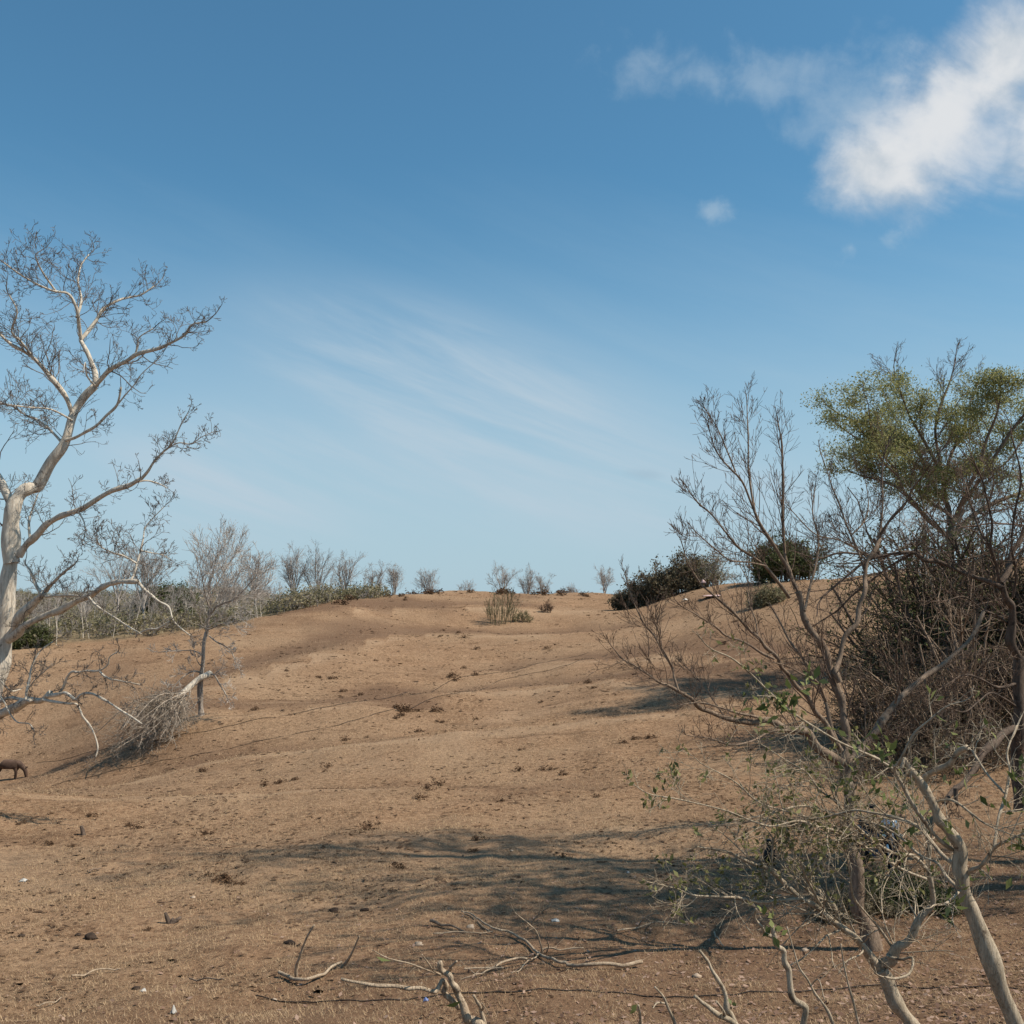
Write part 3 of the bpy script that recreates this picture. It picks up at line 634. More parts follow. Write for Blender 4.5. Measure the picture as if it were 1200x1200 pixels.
# ------------------------------------------------------------------ bushes
def bush(name, label, cat, px, Yb, wid, hgt_, nst, spec, lm, bm, rmin, lsize, lper, keep=1., dome=.45, asp=.5, spread=55, group=None, depth=.7, loc=None, lsd=.12, up=.3):
    """wid/hgt_ in metres; stems fan out of a patch of ground"""
    b0 = ground(px, Yb, -.04) if loc is None else np.asarray(loc, float)
    root = thing(name, label, cat, b0, group)
    a_ = rng.uniform(0, 2 * math.pi, nst); rr_ = np.sqrt(rng.random(nst)) * wid * dome
    S = b0 + np.stack([np.cos(a_) * rr_, np.sin(a_) * rr_ * depth, np.zeros(nst)], -1)
    S[:, 2] = hgt(S[:, 0], S[:, 1]) - .03
    tilt = np.radians(rng.uniform(0, spread, nst)) * (.3 + .7 * rr_ / (wid * dome))
    aa = a_ + rng.normal(0, .5, nst); D = np.stack([np.cos(aa) * np.sin(tilt), np.sin(aa) * np.sin(tilt) * depth, np.cos(tilt)], -1)
    L_ = hgt_ * rng.uniform(.35, 1.1, nst) * (1 - .45 * (rr_ / (wid * dome)) ** 2)
    T = Geo(); _, _, P = grow(T, S, D, L_ * .75, np.maximum(rmin * 2, L_ * .011), spec, rmin)
    T.build('stems', bm, root, b0)
    pts = P.reshape(-1, 3); pts = pts[rng.random(len(pts)) < keep]
    if lper:
        G_ = Geo(); cen = np.repeat(pts, lper, 0) + rng.normal(size=(len(pts) * lper, 3)) * lsd
        leaves(G_, cen, lsize, asp, up, 0, np.clip(rng.normal(.45, .27, len(cen)), 0, 1)); G_.build('foliage', lm, root, b0)
    return root
bs = [dict(n=5, wig=.13, up=.02, taper=.5, k=4, c=6, t0=.15, ang=45, lr=.45, rr=.65), dict(n=4, wig=.18, up=.04, taper=.6, c=4, t0=.2, ang=42, lr=.55, rr=.75), dict(n=3, wig=.22, taper=.8)]
# tangled thicket under the dark tree
Yf = 39.
bush('thicket', 'tall dark tangled thicket below the olive crowned tree', 'thicket', 1146, Yf, 7.2, 10.5, 150, bs, GREENB, DARKBARK, .012, .13, 5, .55, .42, spread=45, lsd=.2)
bush('thicket', 'low brown brushwood thicket in front of the dark tangled thicket', 'thicket', 1085, 34.5, 5.0, 5.2, 110, bs, DULL, BROWNTWIG, .010, .10, 3, .4, .45, spread=60, lsd=.15)
bush('thicket', 'brown thicket running out of view at the right edge', 'thicket', 1222, 37, 7, 10.5, 110, bs, DULL, BROWNTWIG, .010, .12, 4, .4, .42, spread=50, lsd=.18)
bush('leafy_bush', 'bright green broad leaved bush growing out of the dark thicket', 'bush', 1108, 35.8, 1.6, 5.6, 14, bs, GREENL, DARKBARK, .010, .26, 2, .2, .4, asp=.4, spread=20, lsd=.2)
bush('tangle', 'tangle of bare brown stems in front of the dark thicket at the right edge', 'thicket', 1150, 31.5, 5.6, 7.2, 60, bs, DULL, BROWN, .007, .1, 0, spread=55)
bush('tangle', 'heap of dry brush at the foot of the dark thicket', 'thicket', 1080, 30, 4.6, 2.8, 60, bs, DULL, BROWN, .007, .09, 1, .3, .45, spread=70)
# bushes on the crest
bush('crest_bush', 'wide dark bush on the crest left of the bare brown tree', 'bush', 790, 128, 9.0, 6.4, 60, bs, DULL, BROWNTWIG, .03, .30, 5, .6, .42, spread=40, lsd=.3)
bush('crest_bush', 'low dark end of the bush row on the crest, farthest left', 'bush', 746, 129, 6.0, 3.9, 50, bs, DULL, BROWNTWIG, .03, .30, 5, .6, .42, spread=40, lsd=.3)
bush('crest_bush', 'pale brown twiggy bush at the right end of the wide dark bush', 'bush', 828, 127, 5.0, 5.4, 40, bs, SCRUBL, GREY, .025, .22, 2, .5, .42, spread=35, lsd=.3)
bush('crest_bush', 'olive green bush on the crest seen through the bare brown tree', 'bush', 917, 117, 7.2, 6.8, 60, bs, GREENB, BROWNTWIG, .03, .30, 5, .6, .42, spread=35, lsd=.3)
bush('dry_shrub', 'low dry shrub on the slope below the olive green bush', 'shrub', 897, 98, 4.0, 2.3, 40, bs, SCRUBL, BROWNTWIG, .02, .2, 3, .5, .45, spread=45, lsd=.2)
bush('dry_shrub', 'pale green wispy shrub casting a shadow near the middle of the crest', 'shrub', 588, onrow(588, 731)[1], 4.0, 5.2, 26, [dict(n=6, wig=.06, up=.05, taper=.4, k=4, c=6, ang=22, lr=.5), dict(n=4, wig=.1, up=.05, taper=.6, c=2, ang=25, lr=.6), dict(n=3, wig=.15, taper=.8)], PALEG, SCRUBL, .014, .3, 1, .4, .4, asp=.12, spread=22, lsd=.12, up=1.2)
bush('dry_shrub', 'thin wispy shrub just right of the pale green shrub', 'shrub', 612, onrow(612, 730)[1], 2.6, 1.9, 20, bs, PALEG, SCRUBL, .016, .25, 1, .5, .4, asp=.15, spread=30, lsd=.12, up=1.2)
bush('dry_shrub', 'small reddish dry shrub between the pale green shrub and the crest bushes', 'shrub', 640, onrow(640, 718)[1], 1.4, 2.0, 12, bs, DRYWEED, BROWNTWIG, .016, .2, 1, .4, .4, asp=.2, spread=20)
bush('green_bush', 'dark green bush at the far edge of the field beside the pale trunk', 'bush', 24, 101, 5.2, 2.9, 60, bs, GREENB, BROWNTWIG, .02, .22, 6, .8, .45, spread=50, lsd=.25)
bush('green_bush', 'olive rounded tree top rising out of the scrub right of the pale tree', 'bush', 196, 150, 8.5, 6.8, 60, bs, GREENB, BROWNTWIG, .03, .32, 6, .7, .42, spread=45, lsd=.35)
bush('green_bush', 'dark green mound of bush below the skyline trees', 'bush', 338, 140, 6.5, 2.4, 50, bs, GREENB, BROWNTWIG, .03, .32, 6, .7, .45, spread=50, lsd=.3)
bush('green_bush', 'pale olive mound of bush at the end of the scrub by the field edge', 'bush', 385, 140, 5.5, 1.5, 40, bs, SCRUBL, BROWNTWIG, .03, .32, 6, .7, .45, spread=50, lsd=.3)
bush('green_bush', 'low dark bush far behind the crest below the small bare trees', 'bush', 602, 205, 5, 2.9, 40, bs, GREENB, BROWNTWIG, .04, .35, 6, .7, .45, spread=50, lsd=.3)

# ------------------------------------------------------------------ bare trees on the skyline
def vase(name, label, cat, px, Yb, top_row, wpx, mat, group=None, n1=6, base_z=None, rmin=.012, bare=.35):
    b0 = ground(px, Yb, -.1); H = at(px, top_row, Yb)[2] - b0[2]; W = px2m(wpx, Yb)
    root = thing(name, label, cat, b0, group)
    T = Geo(); ln = H * bare
    P, = walk(b0[None], np.array([[rng.normal(0, .05), rng.normal(0, .05), 1.]]), np.array([ln]), 5, .04, .05)
    R = np.linspace(H * .016 + .03, H * .011 + .02, 6); tubes(T, P, R, 6); T.build('trunk', mat, root, b0)
    K_ = Geo(); a_ = np.arange(n1) * 2 * math.pi / n1 + rng.uniform(0, 1, n1); tl = np.arctan2(W * .5, H * .62) * rng.uniform(.35, 1.1, n1)
    D = np.stack([np.cos(a_) * np.sin(tl), np.sin(a_) * np.sin(tl), np.cos(tl)], -1)
    S = P[rng.integers(3, 6, n1)]
    sp5 = [dict(n=6, wig=.10, up=.05, taper=.4, k=4, c=6, t0=.25, ang=30, lr=.5, rr=.7), dict(n=5, wig=.12, up=.06, taper=.5, c=6, t0=.2, ang=32, lr=.55, rr=.7), dict(n=3, wig=.16, up=.05, taper=.7, c=3, t0=.2, ang=35, lr=.6, rr=.8), dict(n=2, wig=.2, taper=.8)]
    grow(K_, S, D, (H - ln) * rng.uniform(.72, .95, n1), np.full(n1, H * .008 + .015), sp5, rmin); K_.build('branches', mat, root, b0)
    return root
for i, (px, Yb, top, wp, lab) in enumerate([
  (172, 120, 642, 60, 'bare grey tree on the skyline just right of the pale tree limbs'),
  (300, 128, 648, 44, 'bare grey tree behind the small forked tree'),
  (346, 165, 648, 34, 'tallest bare tree at the left start of the skyline row'),
  (374, 166, 652, 28, 'slim bare tree second in the skyline row'),
  (404, 168, 658, 40, 'round bare tree in the middle of the skyline row'),
  (440, 172, 668, 34, 'bushy bare tree right of the round one in the skyline row'),
  (462, 174, 667, 30, 'last tall bare tree of the skyline row where the scrub meets the crest'),
  (503, 190, 674, 36, 'low spreading bare tree on the crest right of the skyline row'),
  (547, 200, 682, 26, 'short bare tree far behind the crest left of the crest pair'),
  (590, 185, 664, 32, 'dark bare tree standing alone behind the middle of the crest'),
  (618, 190, 670, 24, 'slim bare tree right of the lone dark tree on the crest'),
  (636, 190, 674, 24, 'small bare tree at the right end of the crest pair'),
  (708, 178, 664, 24, 'slender bare tree just left of the dark crest bush'),
  (668, 195, 686, 12, 'tiny bare sapling peeking over the middle of the crest'),
  (325, 150, 690, 24, 'stunted bare tree left of the tallest skyline tree'),
  (140, 160, 650, 60, 'bare tree behind the twigs of the large pale tree'),
  (1095, 62, 560, 150, 'wide bare tree with fine purple twigs behind the olive crowned tree')]):
    vase('bare_tree', lab, 'tree', px, Yb, top - (6 if 1 < i < 8 else 0), wp * 1.1, GREY, None if i == 16 else 'bare trees along the skyline', n1=9, bare=.46 if wp < 45 else .34)

# ------------------------------------------------------------------ scrub on the far left slope
def sapling():
    b0 = np.zeros(3); root = thing('sapling', 'slim pale leafless sapling among the scrub on the far left slope', 'sapling', b0, 'leafless saplings in the scrub')
    H = 5.0; T = Geo(); P = walk(b0[None], np.array([[rng.normal(0, .08), 0, 1.]]), np.array([H * .8]), 7, .07, .06); R = np.linspace(.06, .025, 8)[None]
    tubes(T, P, R, 5); T.build('trunk', PALE, root, b0)
    K_ = Geo(); S, D, L_, Rn = children(P, R, 9, .35, 32, .42, .6, np.array([H]), .01)
    grow(K_, S, D, L_, Rn, [dict(n=5, wig=.10, up=.10, taper=.5, k=3, c=5, ang=30, lr=.5), dict(n=3, wig=.15, up=.06, taper=.7, c=2, ang=32, lr=.6), dict(n=2, wig=.2, taper=.8)], .012)
    K_.build('branches', GREY, root, b0); return root
protos = [sapling() for _ in range(4)]
def behind_edge(px):
    e = crom([(-150,775,98),(0,765,98),(100,754,102),(200,745,104),(280,738,108),(320,728,112),(360,715,118),(400,703,126),(450,697,136)], 60)
    return float(np.interp(px, e[:, 0], e[:, 2]))
nsap = 0
for k in range(90):
    px = rng.uniform(-60, 430); t = rng.random() ** 1.5; Yb = behind_edge(px) + 2 + t * (60 if px < 330 else 25)
    p = ground(px, Yb, -.05); sc = rng.uniform(.65, 1.15) * (1 if px < 330 else .7)
    if k < 4: o = protos[k]; o.location = tuple(p); o.scale = (sc,) * 3; o.rotation_euler = (0, 0, rng.uniform(0, 6.28))
    else: copy_tree(protos[k % 4], p, rng.uniform(0, 6.28), sc)
T = Geo(); G = Geo(); N_ = 950
px = rng.uniform(-140, 440, N_); t = rng.random(N_) ** 1.05
Yb = np.array([behind_edge(p) for p in px]) + 1.5 + t * np.where(px < 330, 230, 45)
X_ = (px - 600) / F * Yb; Z_ = hgt(X_, Yb)
for i in range(N_):
    hb = rng.uniform(.9, 2.3) * (1 + .5 * (Yb[i] > 170) * (px[i] < 300)); ns = 7
    S = np.array([X_[i], Yb[i], Z_[i]]) + rng.normal(size=(ns, 3)) * np.array([.9, .9, 0]); D = np.array([0, 0, 1.]) + rng.normal(size=(ns, 3)) * np.array([.4, .4, .05])
    _, _, P = grow(T, S, D, np.full(ns, hb * .8) * rng.uniform(.6, 1.1, ns), np.full(ns, .03), [dict(n=4, wig=.13, up=.05, taper=.5, c=7, ang=36, lr=.5), dict(n=3, wig=.2, taper=.6, c=2, ang=40, lr=.6), dict(n=2, wig=.25, taper=.8)], .018)
    if rng.random() < .75:
        c_ = P[:, -1]; c_ = np.repeat(c_, 3, 0) + rng.normal(size=(len(c_) * 3, 3)) * .3
        leaves(G, c_, .3, .5, 0, 0, np.clip(rng.normal(rng.uniform(.2, .8), .2, len(c_)), 0, 1))
tag(T.build('scrub_twigs', GREY), kind='stuff'); tag(G.build('scrub_leaves', SCRUBL), kind='stuff')

# ------------------------------------------------------------------ foreground shrubs
spec6 = [dict(n=6, wig=.10, up=.03, taper=.5, k=5, c=4, t0=.2, ang=45, lr=.5, rr=.7), dict(n=4, wig=.14, up=.03, taper=.6, k=4, c=2, t0=.2, ang=45, lr=.55, rr=.75), dict(n=3, wig=.18, taper=.8)]
def shrub(name, label, base, trunk, limbs, spec=spec6, rmin=.0016, lm=None, nl=0, lsize=.05, mats=(SHRUBBARK, SHRUBBARK), keep=None, cat='shrub', tw=1):
    root, tp = traced(name, label, cat, base, trunk, limbs, mats, spec, rmin, tw, 45, sides=8, wig=.25)
    if lm and nl:
        tp = tp if keep is None else tp[keep(tp)]
        c_ = tp[rng.permutation(len(tp))[:nl]]; c_ = np.repeat(c_, 3, 0) + rng.normal(size=(len(c_) * 3, 3)) * lsize * .3
        G_ = Geo(); leaves(G_, c_, lsize, .42, .5); G_.build('leaf_cluster', lm, root, base)
    return root
Y = 5.6; base = ground(1210, Y, -.03)
def gtrunk(pts, Y):      # extend a stem below the frame down to the ground
    b0 = ground(pts[0][0], Y); r_ = HZ - (b0[2] - at(600, HZ, Y)[2]) / Y * F / 1.0
    return b0
L = [
 ([(1067,902),(1060,890),(1054,900)],6,5,Y-.1,Y-.1,0,0),
 ([(1082,921),(1090,910),(1100,902),(1112,893),(1122,884),(1134,874)],8,6,Y,Y-.3,3,.2),
 ([(1125,1000),(1112,992),(1097,982),(1084,964),(1072,947),(1060,925),(1048,903),(1052,895),(1057,887),(1064,872),(1073,857),(1086,846),(1102,833)],5,2.4,Y,Y-.4,7,.25),
 ([(1128,1040),(1136,1022),(1150,1014),(1165,996),(1180,985),(1205,975)],6,3,Y,Y-.4,8,.3),
 ([(1165,996),(1170,960),(1178,930),(1184,905),(1180,880),(1192,850)],3.5,2,Y-.2,Y+.2,8,.3),
 ([(1178,930),(1160,910),(1146,890),(1140,880)],3,2,Y,Y+.4,5,.25),
 ([(1124,1016),(1105,1006),(1090,985),(1075,968),(1045,957),(1020,952),(1000,949),(975,955)],5,2.4,Y,Y+.5,10,.28),
 ([(1132,1048),(1112,1030),(1098,1012),(1078,1002),(1060,985),(1040,972),(1018,962)],4.5,2,Y,Y+.7,10,.28),
 ([(1128,1040),(1118,1050),(1108,1058),(1096,1060)],4.5,2,Y,Y-.4,5,.2),
 ([(1093,942),(1104,938),(1120,940),(1140,955),(1160,968),(1190,980)],3.2,1.6,Y,Y-.4,8,.28),
]
shrub('near_shrub', 'bare broken topped shrub with a thick leaning stem nearest the right corner', base, ([(1236,1300),(1212,1240),(1192,1200),(1168,1155),(1150,1100),(1140,1070),(1130,1042),(1126,1017),(1125,996),(1115,977),(1102,962),(1093,942),(1082,920),(1067,902)],24,9,Y,Y-.1,2,.3), L, lm=GREENL, nl=60, lsize=.06)
Y = 7.0; base = ground(1076, Y, -.03)
L = [
 ([(1030,1136),(1016,1118),(1000,1100),(986,1086),(973,1077),(956,1062),(940,1053),(920,1036),(900,1020),(880,1010),(862,1002)],11,2.5,Y,Y-.6,18,.4),
 ([(940,1053),(915,1056),(890,1058),(865,1052),(840,1050),(812,1049),(795,1042)],4,1.8,Y-.4,Y-1,11,.35),
 ([(985,1085),(975,1060),(962,1055),(950,1046),(940,1020),(930,1000),(922,975),(918,950)],4,2,Y-.2,Y-.1,11,.35),
 ([(968,1072),(955,1045),(945,1030),(938,1010)],3.4,1.8,Y-.2,Y-.6,6,.3),
 ([(905,1022),(905,1000),(907,985),(901,975)],2.6,1.6,Y-.5,Y-.5,4,.25),
 ([(1032,1130),(1042,1122),(1052,1110),(1063,1097),(1078,1078),(1092,1060),(1090,1040),(1087,1017),(1090,990)],12,5,Y,Y-.2,8,.4),
 ([(1048,1114),(1030,1088),(1012,1066),(1000,1050),(994,1010),(986,985),(985,960)],3.2,1.6,Y,Y-.6,8,.35),
 ([(1050,1112),(1040,1120),(1056,1124),(1070,1122),(1066,1140),(1050,1146),(1036,1145)],4,2.4,Y,Y-.4,2,.2),
 ([(1087,1020),(1070,1004),(1050,1000),(1030,990),(1010,975),(990,960),(965,950),(940,945),(910,950),(880,958)],4.5,1.8,Y-.2,Y-.8,18,.35),
 ([(1085,1030),(1060,1020),(1040,1010),(1020,995),(1000,985),(982,978),(955,962),(925,952),(890,940),(860,915),(826,897)],3.6,1.4,Y-.3,Y-1.0,14,.35),
 ([(1040,1008),(1022,985),(1000,964),(980,940),(960,925),(945,905),(925,893),(905,880)],3.4,1.4,Y-.4,Y-.8,14,.35),
 ([(1030,890),(1010,882),(985,870),(955,853),(930,836),(905,815),(880,790),(858,772),(838,763)],3.2,1.6,Y-.2,Y-.9,7,.25),
 ([(1090,990),(1075,950),(1050,905),(1030,890)],4,3,Y-.2,Y-.2,6,.3),
 ([(1000,985),(985,975),(960,968),(935,962),(905,968),(880,962),(850,950),(800,938),(770,932)],3,1.4,Y-.6,Y-1.2,12,.3),
]
leafy = shrub('leafy_shrub', 'spreading twiggy shrub with sparse green leaves in front of the brown trunk', base, ([(1112,1290),(1086,1240),(1065,1198),(1048,1172),(1037,1147),(1030,1133)],17,14,Y,Y,0,0), L, lm=leafmat('shrub_leaf', [(.09,.09,.03),(.17,.165,.06),(.28,.27,.12)], .35, .5), nl=480, lsize=.045, tw=1.6,
  keep=lambda t: (t[:, 2] > at(900, 1040, 7)[2]))
# big green leaves of a shoot in front of the left limb
Y = 6.6; root = leafy
G_ = Geo()
for (x, r, n, s) in [(915,832,7,.075),(925,818,6,.08),(938,808,7,.07),(945,800,4,.06),(953,795,5,.06),(905,838,8,.06),(890,838,5,.05),(880,825,4,.05),(892,815,3,.05),(1015,876,8,.06),(1030,870,7,.06),(1040,882,6,.055),(980,862,4,.05),(1050,880,5,.05),(1000,912,6,.05),(1025,930,9,.05),(1045,940,8,.05),(985,925,6,.045)]:
    c_ = np.repeat(at(x, r, Y - .25)[None], n, 0) + rng.normal(size=(n, 3)) * .035; leaves(G_, c_, s * 1.25, .45, .8)
G_.build('fresh_leaves', GREENL, root, root.location)

def shoot(label, pts, w0, w1, Y, subs=(), leafs=(), mat=SHRUBBARK, lm=GREENL, ls=.05):
    b0 = ground(pts[0][0] + 10, Y); root = thing('bare_shoot', label, 'shoot', b0, 'stems rising from the near bank')
    zb = b0 - np.array([0, 0, .03]); G_ = Geo(); P, R = limb(pts, w0, w1, Y, Y - .1, n=len(pts) * 5)
    n0 = 6; ext = np.array([zb * (1 - t) + P[0] * t for t in np.linspace(0, 1, n0, endpoint=False)]); P = np.vstack([ext, P]); R = np.concatenate([np.full(n0, R[0] * 1.1), R])
    tubes(G_, P, R, 8); G_.build('stem', mat, root, b0)
    for p, a_, b_ in subs:
        G_ = Geo(); Pq, Rq = limb(p, a_, b_, Y, Y - .2); tubes(G_, Pq, Rq, 7); spawn(G_, Pq, Rq, 2, .08, [dict(n=3, wig=.15, taper=.5)], .2, 45, .5, .001); G_.build('side_branch', mat, root, b0)
    if leafs:
        G_ = Geo()
        for x, r, n in leafs:
            c_ = np.repeat(at(x, r, Y - .1)[None], n, 0) + rng.normal(size=(n, 3)) * ls * .25; leaves(G_, c_, ls, .55, .6)
        G_.build('leaf_cluster', lm, root, b0)
shoot('thick pale shoot tipped with curled green leaves', [(946,1215),(940,1198),(936,1178),(930,1160),(924,1140),(917,1122),(912,1110),(907,1098),(903,1085)], 8, 5, 4.9,
  [([(906,1098),(898,1094),(893,1086),(884,1076),(886,1065)],5,3)], [(896,1098,3),(908,1094,3),(895,1070,3),(900,1078,3),(903,1084,2)], ls=.055)
shoot('knotty brown shoot left of the leafy tipped one', [(864,1206),(858,1190),(852,1172),(847,1158),(840,1146),(833,1135),(828,1124),(820,1114)], 7, 3, 4.8, [], [(856,1175,2)], ls=.03)
shoot('pale shoot leaning left with a short stub', [(868,1206),(850,1194),(835,1182),(824,1174),(815,1167)], 6, 4, 4.7, [([(850,1192),(846,1182),(839,1174)],4,2.5)])
shoot('thin dark shoot right of the leafy tipped one', [(978,1206),(970,1186),(962,1172),(950,1155),(938,1137),(930,1115),(922,1086)], 3.6, 1.5, 5.2, [([(950,1155),(960,1150),(966,1172)],1.8,1)])
shoot('short thin shoot beside the fork of the leafy shrub', [(1010,1210),(1005,1190),(996,1160),(990,1135),(985,1106)], 3, 1.4, 5.2)
shoot('pale knobbly shoot with three crooked arms at the bottom edge', [(562,1210),(556,1198),(550,1190),(544,1182),(538,1168),(532,1155),(526,1146),(520,1138),(514,1127)], 11, 5, 4.6,
  [([(538,1180),(530,1172),(523,1165),(520,1157),(520,1149),(514,1160),(504,1161),(493,1160),(480,1157),(462,1156),(440,1152),(418,1151),(400,1147)],7,3),
   ([(524,1143),(527,1136),(530,1131),(536,1126)],4.5,2.5), ([(516,1142),(508,1138),(502,1130),(494,1118)],2.4,1.2), ([(516,1143),(500,1136),(480,1128),(455,1122),(436,1113)],2.2,1)], [(461,1126,1),(519,1178,1)], mat=DEAD, ls=.06)
shoot('short forked stub right of the knobbly shoot', [(568,1210),(566,1196),(562,1183),(559,1175),(556,1166)], 6, 3, 4.6, [([(563,1186),(566,1180),(565,1175)],3,1.6)], mat=DEAD)
shoot('leaning dry shoot at the bottom edge below the fallen branch', [(795,1210),(788,1190),(778,1172),(768,1156)], 4.5, 2, 4.8, [([(780,1176),(770,1176),(764,1182)],2,1)])
shoot('short green tipped stub between the two shoots', [(750,1212),(750,1195),(749,1178)], 4, 2.6, 4.8, [], [(742,1190,2)], ls=.04)

# ------------------------------------------------------------------ fallen branches and sticks on the ground
def fallen(label, strokes, mat=DEAD, tw=3, tl=.3, lift=.02):
    first = onrow(*strokes[0][0][len(strokes[0][0]) // 2]); root = thing('fallen_branch', label, 'branch', first, 'fallen branches and sticks')
    for pts, w0, w1, air in strokes:
        W_ = np.array([onrow(x, r + air * 0) for x, r in pts]); n = len(pts) * 5
        a0 = onrow(*pts[0]); Yb = a0[1]
        if air:    # a stroke that stands up: keep the depth of its foot
            P, R = limb(pts, w0, w1, Yb, Yb - .25, n=n)
        else:
            P = crom(W_, n); w_ = np.linspace(w0, w1, n) * .72; R = px2m(w_, P[:, 1]) / 2; P[:, 2] = hgt(P[:, 0], P[:, 1]) + R * .8 + lift + .03 * np.abs(np.sin(np.linspace(0, 5, n) + rng.uniform(0, 3)))
        g_ = Geo(); tubes(g_, P, R, 7)
        if tw: spawn(g_, P, R, tw, tl, [dict(n=4, wig=.2, up=.05, taper=.5, k=4)], .3, 45, .5, .002)
        g_.build('limb', mat, root, first)
fallen('long fallen branch with forked upright twigs below the tree shadow', [
 ([(541,1071),(552,1075),(562,1083),(573,1090),(585,1095),(597,1097),(615,1106),(630,1121),(641,1128),(652,1134),(664,1136)],2.2,5,0),
 ([(541,1071),(548,1076),(560,1084),(574,1096)],1.2,1.6,0), ([(664,1136),(690,1137),(715,1136),(735,1137),(752,1134)],5.5,6.5,0),
 ([(636,1118),(645,1118),(660,1117),(684,1117)],3.4,1.6,0), ([(636,1118),(634,1108),(630,1094),(622,1085),(612,1076),(604,1070)],2.2,1,1),
 ([(622,1087),(626,1078),(633,1068),(633,1054)],1.6,.9,1), ([(634,1069),(640,1065),(645,1062)],1.2,.8,1), ([(632,1120),(622,1130),(612,1138),(599,1147)],2.6,1.4,0), ([(640,1118),(643,1108),(640,1100)],1.5,1,1)])
fallen('half buried fallen branch in front of the long forked one', [([(544,1141),(558,1140),(576,1139),(590,1134),(605,1130),(618,1129)],2.6,4,0), ([(540,1152),(556,1149),(568,1143),(590,1140)],2,2.6,0)])
fallen('pale hooked fallen branch with one arm raised, casting a long shadow', [([(327,1145),(336,1149),(348,1154),(358,1155),(368,1153),(378,1147),(387,1141),(400,1134)],6,4,0), ([(400,1134),(408,1124),(415,1112),(421,1098)],3.4,2,1), ([(347,1149),(346,1138),(348,1128),(354,1114),(361,1099),(368,1084)],4,2,1)], tw=0)
fallen('thin fallen branch fanning into twigs right of the forked branch', [([(723,1097),(740,1092),(760,1088),(780,1087),(800,1086)],2.8,1.5,0), ([(748,1090),(752,1080),(762,1072),(772,1070)],1.6,1,1), ([(756,1089),(764,1082),(776,1077)],1.5,.9,1)])
fallen('short pale stick lying alone on the grass, left foreground', [([(84,1150),(98,1147),(112,1143),(128,1141),(141,1140)],3.4,2,0)], tw=1, tl=.12)
fallen('small pale stick near the bottom left', [([(42,1184),(56,1181),(72,1176)],2.8,1.6,0)], tw=1, tl=.1)
fallen('dark short stick lying in the left middle of the field', [([(102,1025),(110,1023),(118,1021)],3.2,2.4,0)], BROWN, 0)
fallen('dark stick lying beside the hooked branch', [([(222,1152),(242,1152),(262,1153)],2.6,2,0)], BROWN, 0)
fallen('dark gnarled stick above the knobbly shoot', [([(504,1085),(518,1089),(530,1091),(545,1095)],5,2.5,0)], BROWN, 1, .1)
fallen('pale straight stick under the long forked branch', [([(508,1099),(530,1097),(555,1097),(578,1097)],2.4,1.6,0)], DEAD, 0)
fallen('thin bleached stick by the leafy tipped shoot', [([(837,1097),(842,1105),(848,1113)],3,1.6,0)], DEAD, 0)
fallen('pale branch lying in the shade left of the brown trunk', [([(885,1049),(895,1053),(905,1054),(916,1055)],4,2,0)], DEAD, 2, .2)
for i, (a_, lab) in enumerate([([(43,895),(83,889),(107,882),(160,872),(233,860),(300,845),(366,833),(433,821),(480,811),(527,800),(570,791),(620,781),(655,773),(690,765)], 'thin dark cable running up the hillside, the upper of two'),
   ([(60,922),(83,917),(160,900),(233,885),(300,871),(350,860),(407,847),(465,831),(500,822),(540,812),(580,801),(620,791),(665,780),(712,768)], 'thin dark cable running up the hillside, the lower of two'),
   ([(300,1170),(360,1178),(433,1176),(500,1170),(560,1166),(600,1165),(667,1163),(733,1166),(800,1170),(900,1164),(1017,1157),(1100,1159),(1230,1158)], 'black cable lying across the near ground, left to right')]):
    W_ = crom([onrow(*p) for p in a_], 200); r_ = .014 if i < 2 else .007
    W_[:, 2] = hgt(W_[:, 0], W_[:, 1]) + r_ * .9 + (.006 if i == 2 else .016) * (1 + np.sin(np.arange(200) * .31 + np.sin(np.arange(200) * .13) * 3)); Gc = Geo(); tubes(Gc, W_, np.full(200, r_), 6)
    tag(Gc.build('cable', plain('cable_black', (.03, .025, .022), .7), None, W_[0]), lab, 'cable')

# ------------------------------------------------------------------ weeds, stones, lumps, rubbish
def weed_clump():
    b0 = np.zeros(3); root_g = Geo(); n = 16
    D = np.array([0, 0, .55]) + rng.normal(size=(n, 3)) * np.array([.6, .6, .2]); S = rng.normal(size=(n, 3)) * np.array([.10, .10, 0])
    _, _, P = grow(root_g, S, D, rng.uniform(.12, .36, n), np.full(n, .008), [dict(n=4, wig=.2, up=0, taper=.5, c=3, ang=45, lr=.5), dict(n=3, wig=.2, taper=.6)], .005)
    leaves(root_g, np.repeat(P[:, -1], 2, 0) + rng.normal(size=(len(P) * 2, 3)) * .03, .11, .5, 0)
    return root_g
wp = [weed_clump().build('dry_weed', DRYWEED) for _ in range(4)]
spots = [(60,955),(107,957),(235,905),(475,701),(439,775),(335,787),(375,795),(545,748),(544,784),(529,795),(421,815),(479,835),(470,838),(490,834),(513,847),(520,846),(481,856),(490,858),(431,865),(559,843),(405,869),(650,850),(744,867),(637,904),(635,824),(720,720),(848,755),(432,970),(445,967),(587,940),(60,990),(40,988),(85,992),(330,918),(345,914),(310,921),(300,832),(260,1030),(250,1032),(265,1031),(175,1090),(640,760),(560,760),(520,740),(690,800),(610,880),(700,935),(240,980),(150,968),(860,730),(690,722),(830,722),(1010,690),(1030,695),(1065,690),(500,925),(380,905),(560,985),(470,1018),(660,1005)]
for k in range(46): q_ = spots[rng.integers(0, 58)]; spots.append((q_[0] + rng.normal(0, 16), q_[1] + rng.normal(0, 5)))
